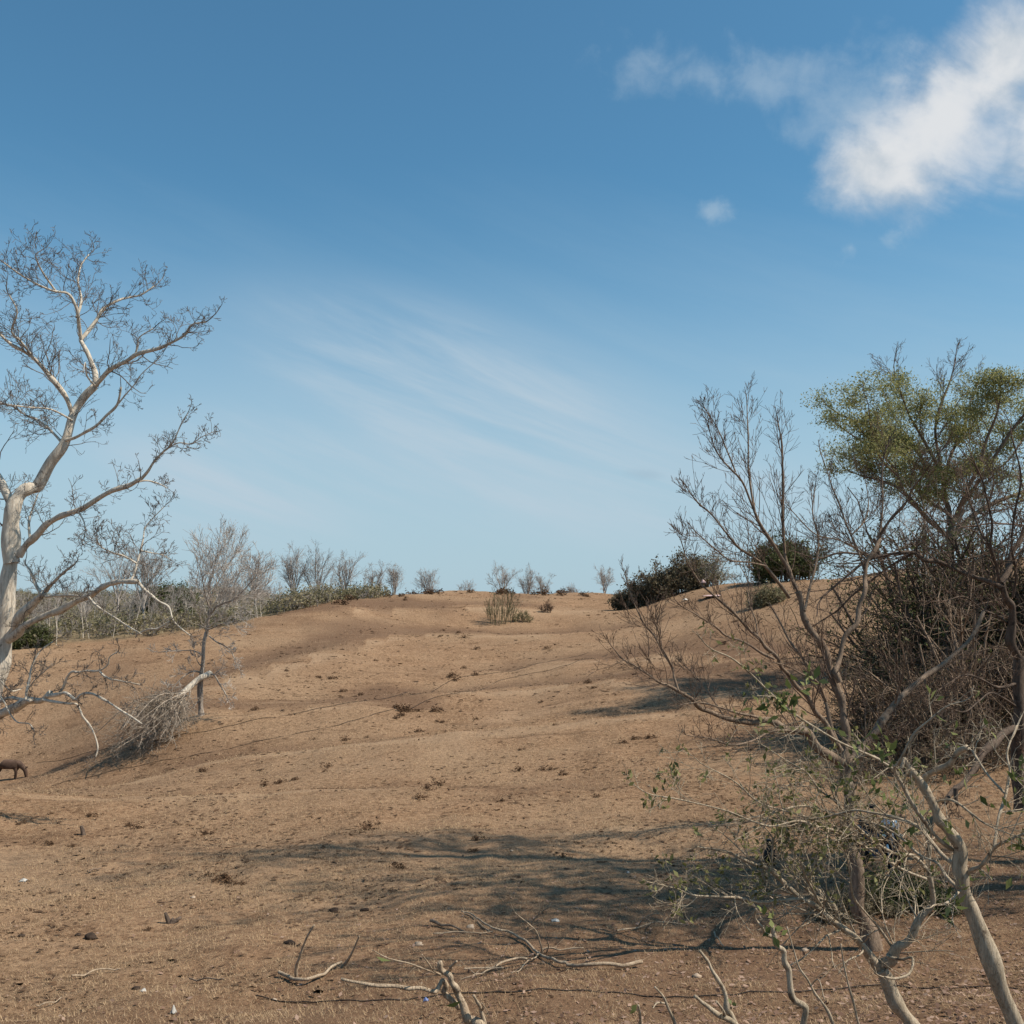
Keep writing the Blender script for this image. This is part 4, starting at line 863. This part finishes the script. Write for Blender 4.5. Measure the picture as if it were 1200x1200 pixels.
for k, (x, r) in enumerate(spots):
    if x < 330 and r < 770: r += 60
    p = onrow(x, r); sc = rng.uniform(.45, 1.0) * (1.1 if p[1] > 60 else .3 + .5 * p[1] / 60)
    o = wp[k] if k < 4 else wp[k % 4].copy()
    if k >= 4: C.objects.link(o)
    o.location = tuple(p - np.array([0, 0, .02])); o.scale = (sc * 1.3, sc * 1.3, sc); o.rotation_euler = (0, 0, rng.uniform(0, 6.28))
    tag(o, 'withered dark brown weed clump on the dry grass', 'weed', 'withered weed clumps dotting the field')
for k in range(26):
    px = rng.uniform(395, 735); Yb = np.interp(px, [395, 450, 500, 600, 700, 735], [122, 134, 143, 149, 149, 145]) + rng.normal(0, 3); p = ground(px, Yb, -.03)
    o = wp[k % 4].copy(); C.objects.link(o); sc = rng.uniform(1.2, 2.6); o.location = tuple(p); o.scale = (sc * 1.3, sc * 1.3, sc); o.rotation_euler = (0, 0, rng.uniform(0, 6.28))
    tag(o, 'low withered shrub on the crest line against the sky', 'weed', 'withered shrubs along the crest')
def lump(G, c, r, seed, rough=.25, sq=(1, 1, .7), nu=14, nv=9):
    u = np.linspace(0, 2 * math.pi, nu, endpoint=False); v = np.linspace(.02, math.pi - .02, nv); U_, V_ = np.meshgrid(u, v)
    d = np.stack([np.cos(U_) * np.sin(V_), np.sin(U_) * np.sin(V_), np.cos(V_)], -1)
    q = 1 + rough * 2 * (vnoise(d[..., 0] * 1.7 + seed * 7.3 + 20, d[..., 1] * 1.7 + d[..., 2] * 2.3 + 31) ) + rough * vnoise(d[..., 0] * 4 + seed + 50, d[..., 1] * 4 + d[..., 2] * 5 + 9)
    V = c + d * q[..., None] * r * np.array(sq); i = np.arange(nv - 1)[:, None] * nu; j = np.arange(nu)[None]; j2 = (j + 1) % nu
    G.add(V, np.stack([i + j, i + nu + j, i + nu + j2, i + j2], -1).reshape(-1, 4))
STONE = plain('pale_stone', (.46, .36, .27), .9, .35, 14); DUNG = plain('dark_clod', (.06, .042, .032), 1, .4, 20); WHITE = plain('white_plastic', (.52, .50, .46), .7, .35); 
for i, (x, r, s, mt, lab, cat) in enumerate([
  (817,1146,9,STONE,'pale angular stone left of the leafy tipped shoot','stone'), (491,1109,9,STONE,'flat pale stone in the thin shadow band','stone'),
  (551,1088,9,STONE,'broad pale stone above the long fallen branch','stone'), (943,1115,7,STONE,'small pinkish stone right of the leafy tipped shoot','stone'), (226,1054,5,STONE,'small whitish stone on the edge of the tree shadow','stone'),
  (107,1100,12,DUNG,'dark clod on the sunny grass, left foreground','clod'), (340,1107,11,DUNG,'dark clod in the tree shadow above the hooked branch','clod'), (25,1098,7,DUNG,'small dark clod near the left edge','clod'),
  (392,1069,10,DUNG,'dark clod at the rim of the tree shadow','clod'), (427,1069,8,DUNG,'dark clod beside the middle of the tree shadow','clod'), (92,1097,6,DUNG,'small dark clod touching the larger one, left foreground','clod'), (160,1160,8,DUNG,'dark clod below the lone pale stick','clod'),
  (600,1000,4,STONE,'tiny pale stone in the middle of the field','stone'), (322,1173,5,STONE,'tiny pale stone below the hooked branch','stone'), (1022,1073,7,STONE,'pale stone in the shade right of the brown trunk','stone')]):
    p = onrow(x, r); G_ = Geo(); rr_ = px2m(s, p[1]) / 2; lump(G_, p + np.array([0, 0, rr_ * .25]), rr_, i, .3, (1.15, .9, .62)); tag(G_.build('stone' if cat == 'stone' else 'clod', mt, None, p), lab, cat)
def scrap(name, label, cat, x, r, wpx, hpx, mat, Yd=None, n=9):
    p = onrow(x, r) if Yd is None else at(x, r, Yd); w_, h_ = px2m(wpx * .75, p[1]), px2m(hpx * .75, p[1])
    U_, V_ = np.meshgrid(np.linspace(-1, 1, n), np.linspace(-1, 1, n)); rad = np.sqrt(U_ ** 2 + V_ ** 2)
    s_ = rng.uniform(0, 90); X_ = U_ * w_ / 2 * (1 + .6 * vnoise(U_ * 2 + s_, V_ * 2 + 11)); Y_ = V_ * w_ / 2 * (1 + .6 * vnoise(U_ * 2 + 31, V_ * 2 + s_))
    Z_ = h_ * (.55 + .9 * vnoise(U_ * 1.6 + s_, V_ * 1.6 + s_)) * np.clip(1.15 - rad, .0, 1) + .012 + h_ * .2 * np.abs(vnoise(U_ * 4 + s_, V_ * 4))
    G_ = Geo(); i = np.arange(n - 1)[:, None] * n; j = np.arange(n - 1)[None]; V = p + np.stack([X_, Y_, Z_], -1)
    G_.add(V, np.stack([i + j, i + j + 1, i + n + j + 1, i + n + j], -1).reshape(-1, 4)); bot = V.reshape(-1, 3) - np.array([0, 0, .008]); G_.add(bot, np.stack([i + n + j, i + n + j + 1, i + j + 1, i + j], -1).reshape(-1, 4))
    return tag(G_.build(name, mat, None, p), label, cat)
PINK = plain('pink_plastic', (.62, .43, .40), .5, .3)
scrap('plastic_scrap', 'white crumpled plastic scrap standing near the bottom left edge', 'rubbish', 203, 1189, 8, 12, WHITE)
scrap('plastic_scrap', 'white folded wrapper on the grass at the left edge', 'rubbish', 28, 1034, 10, 6, WHITE)
scrap('plastic_scrap', 'flat white wrapper right of the upright forked twigs', 'rubbish', 651, 1080, 11, 4, WHITE)
scrap('plastic_scrap', 'small white scrap with a dark side below the lone stick', 'rubbish', 168, 1163, 8, 5, WHITE)
scrap('plastic_scrap', 'small blue scrap left of the knobbly shoot', 'rubbish', 499, 1175, 7, 5, plain('blue_plastic', (.16, .24, .5), .5))
scrap('plastic_scrap', 'white plastic bag lying on the crest below the dark bush', 'rubbish', 803, 704, 7, 5, WHITE)
scrap('plastic_sheet', 'faded pink plastic sheet lying on the crest beside the white bag', 'rubbish', 835, 700, 34, 5, PINK)
scrap('plastic_scrap', 'pale pink plastic scrap snagged on a branch tip of the brown tree', 'rubbish', 824, 684, 7, 9, PINK, 12.6)
scrap('plastic_scrap', 'tiny white scrap on the ground near the middle of the field', 'rubbish', 736, 1024, 4, 3, WHITE)
# dark stump
p = onrow(200, 1084); root = thing('stump', 'small dark forked stump in the left part of the tree shadow', 'stump', p); G_ = Geo()
for d_, l_ in (((-.5, 0, .8), .22), ((.4, .1, .4), .2), ((.1, -.2, 1), .12)):
    P = walk((p - np.array([0, 0, .04]))[None], np.array([d_]), np.array([l_]), 4, .12, 0); tubes(G_, P, np.linspace(.05, .022, 5)[None], 7)
G_.build('wood', DARKBARK, root, p)
p = onrow(98, 979); root = thing('stump', 'thin dark stake stump at the left side of the field', 'stump', p); G_ = Geo()
P = walk((p - np.array([0, 0, .04]))[None], np.array([[-.25, 0, 1]]), np.array([.28]), 4, .1, 0); tubes(G_, P, np.linspace(.07, .04, 5)[None], 7); G_.build('wood', DARKBARK, root, p)

# ------------------------------------------------------------------ black jug and parked scooter under the trees
def ellip(G, c, r, nu=16, nv=10, tilt=0):
    u = np.linspace(0, 2 * math.pi, nu, endpoint=False); v = np.linspace(.01, math.pi - .01, nv); U_, V_ = np.meshgrid(u, v)
    d = np.stack([np.cos(U_) * np.sin(V_) * r[0], np.sin(U_) * np.sin(V_) * r[1], np.cos(V_) * r[2]], -1)
    ct, st = math.cos(tilt), math.sin(tilt); d = np.stack([d[..., 0], d[..., 1] * ct - d[..., 2] * st, d[..., 1] * st + d[..., 2] * ct], -1)
    i = np.arange(nv - 1)[:, None] * nu; j = np.arange(nu)[None]; j2 = (j + 1) % nu
    G.add(np.asarray(c) + d, np.stack([i + j, i + nu + j, i + nu + j2, i + j2], -1).reshape(-1, 4))
def lathe(G, c, prof, k=20):
    prof = np.asarray(prof, float); P = np.stack([np.full(len(prof), c[0]), np.full(len(prof), c[1]), prof[:, 1] + c[2]], -1)
    tubes(G, P, prof[:, 0], k)
p = onrow(902, 1017); BLACK = plain('black_plastic', (.012, .012, .013), .4, .2)
root = thing('plastic_jug', 'black plastic jug with a narrow neck standing behind the twigs left of the brown trunk', 'jug', p); G_ = Geo()
h_ = px2m(31, p[1]); r_ = px2m(14, p[1]) / 2
lathe(G_, p, [(r_ * .8, 0), (r_, h_ * .04), (r_, h_ * .3), (r_ * .97, h_ * .5), (r_ * .8, h_ * .6), (r_ * .5, h_ * .68), (r_ * .42, h_ * .72), (r_ * .42, h_ * .86)], 20); G_.build('body', BLACK, root, p)
G_ = Geo(); lathe(G_, p, [(r_ * .55, h_ * .86), (r_ * .56, h_ * .9), (r_ * .56, h_ * .97), (r_ * .5, h_)], 16); G_.build('cap', BLACK, root, p)
G_ = Geo(); a_ = np.linspace(-.2, 1, 8); P = np.stack([p[0] + r_ * (.5 + .75 * np.sin(a_ * 2.6)), np.full(8, p[1]), p[2] + h_ * (.55 + .3 * a_)], -1); tubes(G_, P, np.full(8, r_ * .14), 8); G_.build('handle', BLACK, root, p)

p = onrow(1030, 1024); root = thing('parked_scooter', 'black and silver motor scooter parked facing the viewer behind the leafy shrub', 'scooter', p)
SILV = plain('scooter_silver', (.62, .64, .66), .3, .1, 6, .6); SB = plain('scooter_dark', (.03, .034, .045), .3, .15); TY = plain('tyre_rubber', (.02, .02, .02), .9)
HEAD = plain('headlight_glass', (.9, .91, .92), .15, .03); BLUEB = plain('scooter_blue', (.03, .055, .085), .5)
def loc_(x, y, z):
    c_, s_ = math.cos(.12), math.sin(.12); return p + np.array([x * c_ - y * s_, x * s_ + y * c_, z])
def torus(G, c, R0, r0, ax=0):
    a_ = np.linspace(0, 2 * math.pi, 29); P = np.array([loc_(c[0], c[1] + R0 * math.cos(t), c[2] + R0 * math.sin(t)) for t in a_]); tubes(G, P, np.full(29, r0), 8)
for yw in (-.62, .62):
    G_ = Geo(); torus(G_, (0, yw, .25), .21, .048); wheel = G_.build('wheel', TY, root, p)
    G_ = Geo(); torus(G_, (0, yw, .25), .155, .014)
    for t in np.arange(5) * 2 * math.pi / 5: tubes(G_, np.array([loc_(0, yw, .25), loc_(0, yw + .15 * math.cos(t), .25 + .15 * math.sin(t))]), np.array([.02, .014]), 6)
    rim = G_.build('rim', SB, root, p); rim.parent = wheel
G_ = Geo(); ellip(G_, loc_(0, -.40, .62), (.19, .10, .30), tilt=.25); ellip(G_, loc_(0, -.62, .47), (.075, .22, .07)); G_.build('front_shield', SB, root, p)
G_ = Geo(); ellip(G_, loc_(0, -.47, .93), (.15, .12, .10)); G_.build('handlebar_cowl', SILV, root, p)
G_ = Geo(); ellip(G_, loc_(.03, -.575, .91), (.075, .045, .065)); G_.build('headlight', HEAD, root, p)
G_ = Geo(); ellip(G_, loc_(0, .35, .58), (.16, .50, .15)); ellip(G_, loc_(0, -.02, .32), (.15, .40, .06)); G_.build('body', BLUEB, root, p)
G_ = Geo(); ellip(G_, loc_(0, .33, .74), (.14, .40, .065)); G_.build('seat', TY, root, p)
G_ = Geo(); tubes(G_, np.array([loc_(x, -.42 + .12 * abs(x), 1.0 + .02 * abs(x)) for x in np.linspace(-.34, .34, 9)]), np.full(9, .016), 8); G_.build('handlebar', TY, root, p)
for s_ in (-1, 1):
    G_ = Geo(); tubes(G_, np.array([loc_(s_ * .2, -.42, 1.0), loc_(s_ * .26, -.44, 1.12), loc_(s_ * .29, -.45, 1.18)]), np.full(3, .007), 6); ellip(G_, loc_(s_ * .31, -.45, 1.22), (.06, .018, .04)); G_.build('mirror', SB, root, p)
    G_ = Geo(); tubes(G_, np.array([loc_(s_ * .06, -.45, .6), loc_(s_ * .075, -.62, .25)]), np.array([.022, .02]), 8); G_.build('fork', SILV, root, p)
    G_ = Geo(); ellip(G_, loc_(s_ * .15, -.53, .74), (.04, .03, .028)); G_.build('indicator', plain('indicator_lens', (.7, .6, .45), .2), root, p)
G_ = Geo(); ellip(G_, loc_(0, -.5, .70), (.05, .03, .11)); G_.build('badge_panel', SILV, root, p)

bush('low_shrub', 'low dull green undergrowth in front of the parked scooter', 'shrub', 1046, 15.9, 1.5, .62, 70, bs, GREENB, SHRUBBARK, .003, .05, 3, .5, .45, spread=60, lsd=.05)
bush('low_shrub', 'low twiggy undergrowth at the foot of the brown trunk', 'shrub', 985, 15.4, 1.3, .5, 50, bs, DULL, SHRUBBARK, .003, .05, 2, .4, .45, spread=65, lsd=.05)
# ------------------------------------------------------------------ grazing horse at the left edge
p = onrow(10, 915); root = thing('horse', 'dark brown horse grazing with lowered head at the left edge', 'horse', p)
HIDE = plain('horse_coat', (.115, .072, .052), .75, .35, 5); HAIR = plain('horse_hair', (.025, .018, .015), .8)
def skin(name, verts, edges, mat, parent, rootv=0):
    me = bpy.data.meshes.new(name); me.from_pydata([v[:3] for v in verts], edges, []); o = bpy.data.objects.new(name, me); C.objects.link(o)
    md = o.modifiers.new('skin', 'SKIN')
    for i, v in enumerate(verts):
        d_ = me.skin_vertices[0].data[i]; d_.radius = (v[3] * 1.25, (v[4] if len(v) > 4 else v[3]) * 1.25); d_.use_root = i == rootv
    md.use_smooth_shade = True; sb = o.modifiers.new('sub', 'SUBSURF'); sb.levels = 1; sb.render_levels = 2
    me.materials.append(mat); o.parent = parent; return o
hv = [(-.02, 0, .90, .25), (-.35, 0, .93, .25), (-.60, 0, .95, .22), (.36, 0, .90, .24), (.58, 0, .94, .19), (.80, 0, .80, .14), (.98, 0, .60, .105), (1.03, 0, .40, .10), (1.06, 0, .22, .072), (1.07, 0, .10, .062)]
he = [(0, 1), (1, 2), (0, 3), (3, 4), (4, 5), (5, 6), (6, 7), (7, 8), (8, 9)]
for s_, off in ((-1, .06), (1, -.10)):
    b_ = len(hv); hv += [(.42 + off * .4, s_ * .12, .70, .105), (.44 + off, s_ * .13, .38, .055), (.43 + off * 1.3, s_ * .13, .10, .036), (.46 + off * 1.3, s_ * .13, .02, .05)]; he += [(3, b_), (b_, b_ + 1), (b_ + 1, b_ + 2), (b_ + 2, b_ + 3)]
    b_ = len(hv); hv += [(-.60 + off * .3, s_ * .13, .70, .14), (-.54 + off, s_ * .13, .58, .10), (-.72 + off, s_ * .13, .40, .055), (-.68 + off * 1.2, s_ * .13, .10, .038), (-.64 + off * 1.2, s_ * .13, .02, .05)]; he += [(2, b_), (b_, b_ + 1), (b_ + 1, b_ + 2), (b_ + 2, b_ + 3), (b_ + 3, b_ + 4)]
skin('body', hv, he, HIDE, root)
skin('tail', [(-.80, 0, 1.04, .05), (-.90, 0, .85, .06), (-.90, 0, .55, .065), (-.87, 0, .32, .03)], [(0, 1), (1, 2), (2, 3)], HAIR, root)
skin('mane', [(.50, 0, 1.14, .05, .03), (.72, 0, 1.02, .06, .03), (.92, 0, .82, .055, .03), (1.05, 0, .66, .035, .03)], [(0, 1), (1, 2), (2, 3)], HAIR, root)
for s_ in (-1, 1): skin('ear', [(1.03, s_ * .06, .68, .03), (1.09, s_ * .085, .76, .022), (1.12, s_ * .09, .82, .006)], [(0, 1), (1, 2)], HIDE, root)

# ------------------------------------------------------------------ trees out of view on the right whose shadows cross the field
def shade_tree(label, x, y, H, W, D_, dens):
    b0 = np.array([x, y, gz(x, y) - .05]); root = thing('shade_tree', label, 'tree', b0)
    T = Geo(); P = walk(b0[None], np.array([[-.05, 0, 1.]]), np.array([H * .66]), 8, .06, .05); R = np.linspace(.24, .13, 9); tubes(T, P, R[None], 10); T.build('trunk', BROWN, root, b0)
    n1 = 13; a_ = np.arange(n1) * 2.4; tl = rng.uniform(.25, 1.15, n1); D = np.stack([np.cos(a_) * np.sin(tl) * W, np.sin(a_) * np.sin(tl) * D_, np.cos(tl)], -1)
    K_ = Geo(); _, _, Q = grow(K_, P[0][rng.integers(5, 9, n1)], D, H ** .5 * rng.uniform(1.05, 1.5, n1), np.full(n1, .08), [dict(n=6, wig=.12, up=.03, taper=.4, k=5, c=7, ang=40, lr=.5, rr=.6), dict(n=5, wig=.15, up=.03, taper=.5, c=5, ang=40, lr=.55, rr=.7), dict(n=3, wig=.2, taper=.7)], .006)
    K_.build('limbs', BROWN, root, b0)
    c_ = Q[:, -1]; c_ = np.repeat(c_, dens, 0) + rng.normal(size=(len(c_) * dens, 3)) * .2; G_ = Geo(); leaves(G_, c_, .2, .5, 0); G_.build('foliage', OLIVE, root, b0)
shade_tree('tall leafy tree out of view to the right, shading the middle of the field', 16.9, 15.5, 29.5, .72, .22, 8)
shade_tree('leafy tree out of view to the right, shading the ground beside the brown tree', 15.2, 14.6, 18.0, .8, .2, 12)

# ------------------------------------------------------------------ dry grass and leaf litter
def scatter(n, y0, y1, edge=1.25):
    Y_ = y0 * (y1 / y0) ** rng.random(n); X_ = rng.uniform(-.5 * edge, .5 * edge, n) * Y_ + rng.normal(0, .2, n); return X_, Y_
def blades(n, y0, y1, size, clump):
    X_, Y_ = scatter(n, y0, y1); k_ = vnoise(X_ / clump + 3, Y_ / clump + 8) + .5 * vnoise(X_ / (clump * .3), Y_ / (clump * .3) + 60)
    keep = k_ > rng.uniform(-.45, .25, n); X_, Y_ = X_[keep], Y_[keep]
    e = np.array([behind_edge((x / y) * F + 600) if y > 90 else 999 for x, y in zip(X_, Y_)]) if y1 > 90 else np.full(len(X_), 999.)
    m_ = Y_ < e + 6; X_, Y_ = X_[m_], Y_[m_]; n = len(X_); Z_ = hgt(X_, Y_)
    a_ = rng.uniform(0, 2 * math.pi, n); tl = rng.uniform(.5, 1.5, n); L_ = size(Y_) * rng.uniform(.5, 1.5, n)
    d = np.stack([np.cos(a_) * np.sin(tl), np.sin(a_) * np.sin(tl), np.cos(tl)], -1); s_ = np.stack([-np.sin(a_), np.cos(a_), np.zeros(n)], -1)
    B = np.stack([X_, Y_, Z_ - .005], -1); w_ = L_[:, None] * .055
    V = np.stack([B - s_ * w_, B + s_ * w_, B + d * L_[:, None] + np.array([0, 0, -.15]) * L_[:, None] * rng.random((n, 1))], 1)
    return V.reshape(-1, 3), np.arange(n * 3).reshape(n, 3), np.repeat(np.clip(rng.normal(.55, .25, n), 0, 1), 3)
G_ = Geo()
for n, y0, y1, sz, cl in [(300000, 7.5, 22, lambda y: .03 + y * .0018, .5), (260000, 18, 60, lambda y: .035 + y * .0018, 1.2), (110000, 50, 150, lambda y: .04 + y * .0016, 3)]:
    V, f_, r_ = blades(n, y0, y1, sz, cl); G_.add(V, f_, r_)
tag(G_.build('dry_grass', STRAW, None, (0, 0, 0), False), kind='stuff')
G_ = Geo(); X_, Y_ = scatter(26000, 8, 24, 1.3); pr = (X_ / Y_ * F + 600) / 1200
keep = rng.random(len(X_)) < np.clip((pr - .25) * 1.2, .06, .9) * np.clip((23 - Y_) / 6, 0, 1); X_, Y_ = X_[keep], Y_[keep]
c_ = np.stack([X_, Y_, hgt(X_, Y_) + .012], -1); n = len(c_); a_ = rng.uniform(0, 6.28, n); d = np.stack([np.cos(a_), np.sin(a_), rng.normal(.05, .25, n)], -1); d = norm(d); s_ = norm(np.cross(d, np.array([0, 0, 1.]) + rng.normal(size=(n, 3)) * .3)); L_ = rng.uniform(.03, .085, n)[:, None]
V = np.stack([c_, c_ + d * L_ * .5 + s_ * L_ * .28, c_ + d * L_, c_ + d * L_ * .5 - s_ * L_ * .28], 1); G_.add(V.reshape(-1, 3), np.arange(n * 4).reshape(n, 4), np.repeat(rng.random(n), 4))
tag(G_.build('leaf_litter', LITTER, None, (0, 0, 0), False), kind='stuff')

G_ = Geo(); X_, Y_ = scatter(120000, 8.5, 150); k_ = vnoise(X_ / 3 + 5, Y_ / 5) + vnoise(X_ / .8, Y_ / .9 + 33)
m_ = k_ > rng.uniform(-.5, .6, len(X_)) + np.clip((28 - Y_) / 24, 0, .55) ; X_, Y_ = X_[m_], Y_[m_]
m_ = Y_ < np.interp(X_ / Y_ * F + 600, EDGE[:, 0], EDGE[:, 2], right=150); X_, Y_ = X_[m_], Y_[m_]; n = len(X_)
c_ = np.stack([X_, Y_, hgt(X_, Y_) + .01], -1); sz = (.010 + .0006 * Y_) * np.minimum(rng.lognormal(0, .5, n), 1.9)
V = c_[:, None] + (rng.normal(size=(n, 4, 3)) * np.array([1.3, .9, .35])) * sz[:, None, None]; V[:, :, 2] = np.maximum(V[:, :, 2], c_[:, None, 2])
f_ = np.arange(n)[:, None, None] * 4 + np.array([[0, 1, 2], [0, 2, 3], [0, 3, 1], [1, 3, 2]])[None]
G_.add(V.reshape(-1, 3), f_.reshape(-1, 3), np.repeat(rng.random(n) ** 1.3, 4))
tag(G_.build('field_litter', DRYWEED, None, (0, 0, 0), False), kind='stuff')
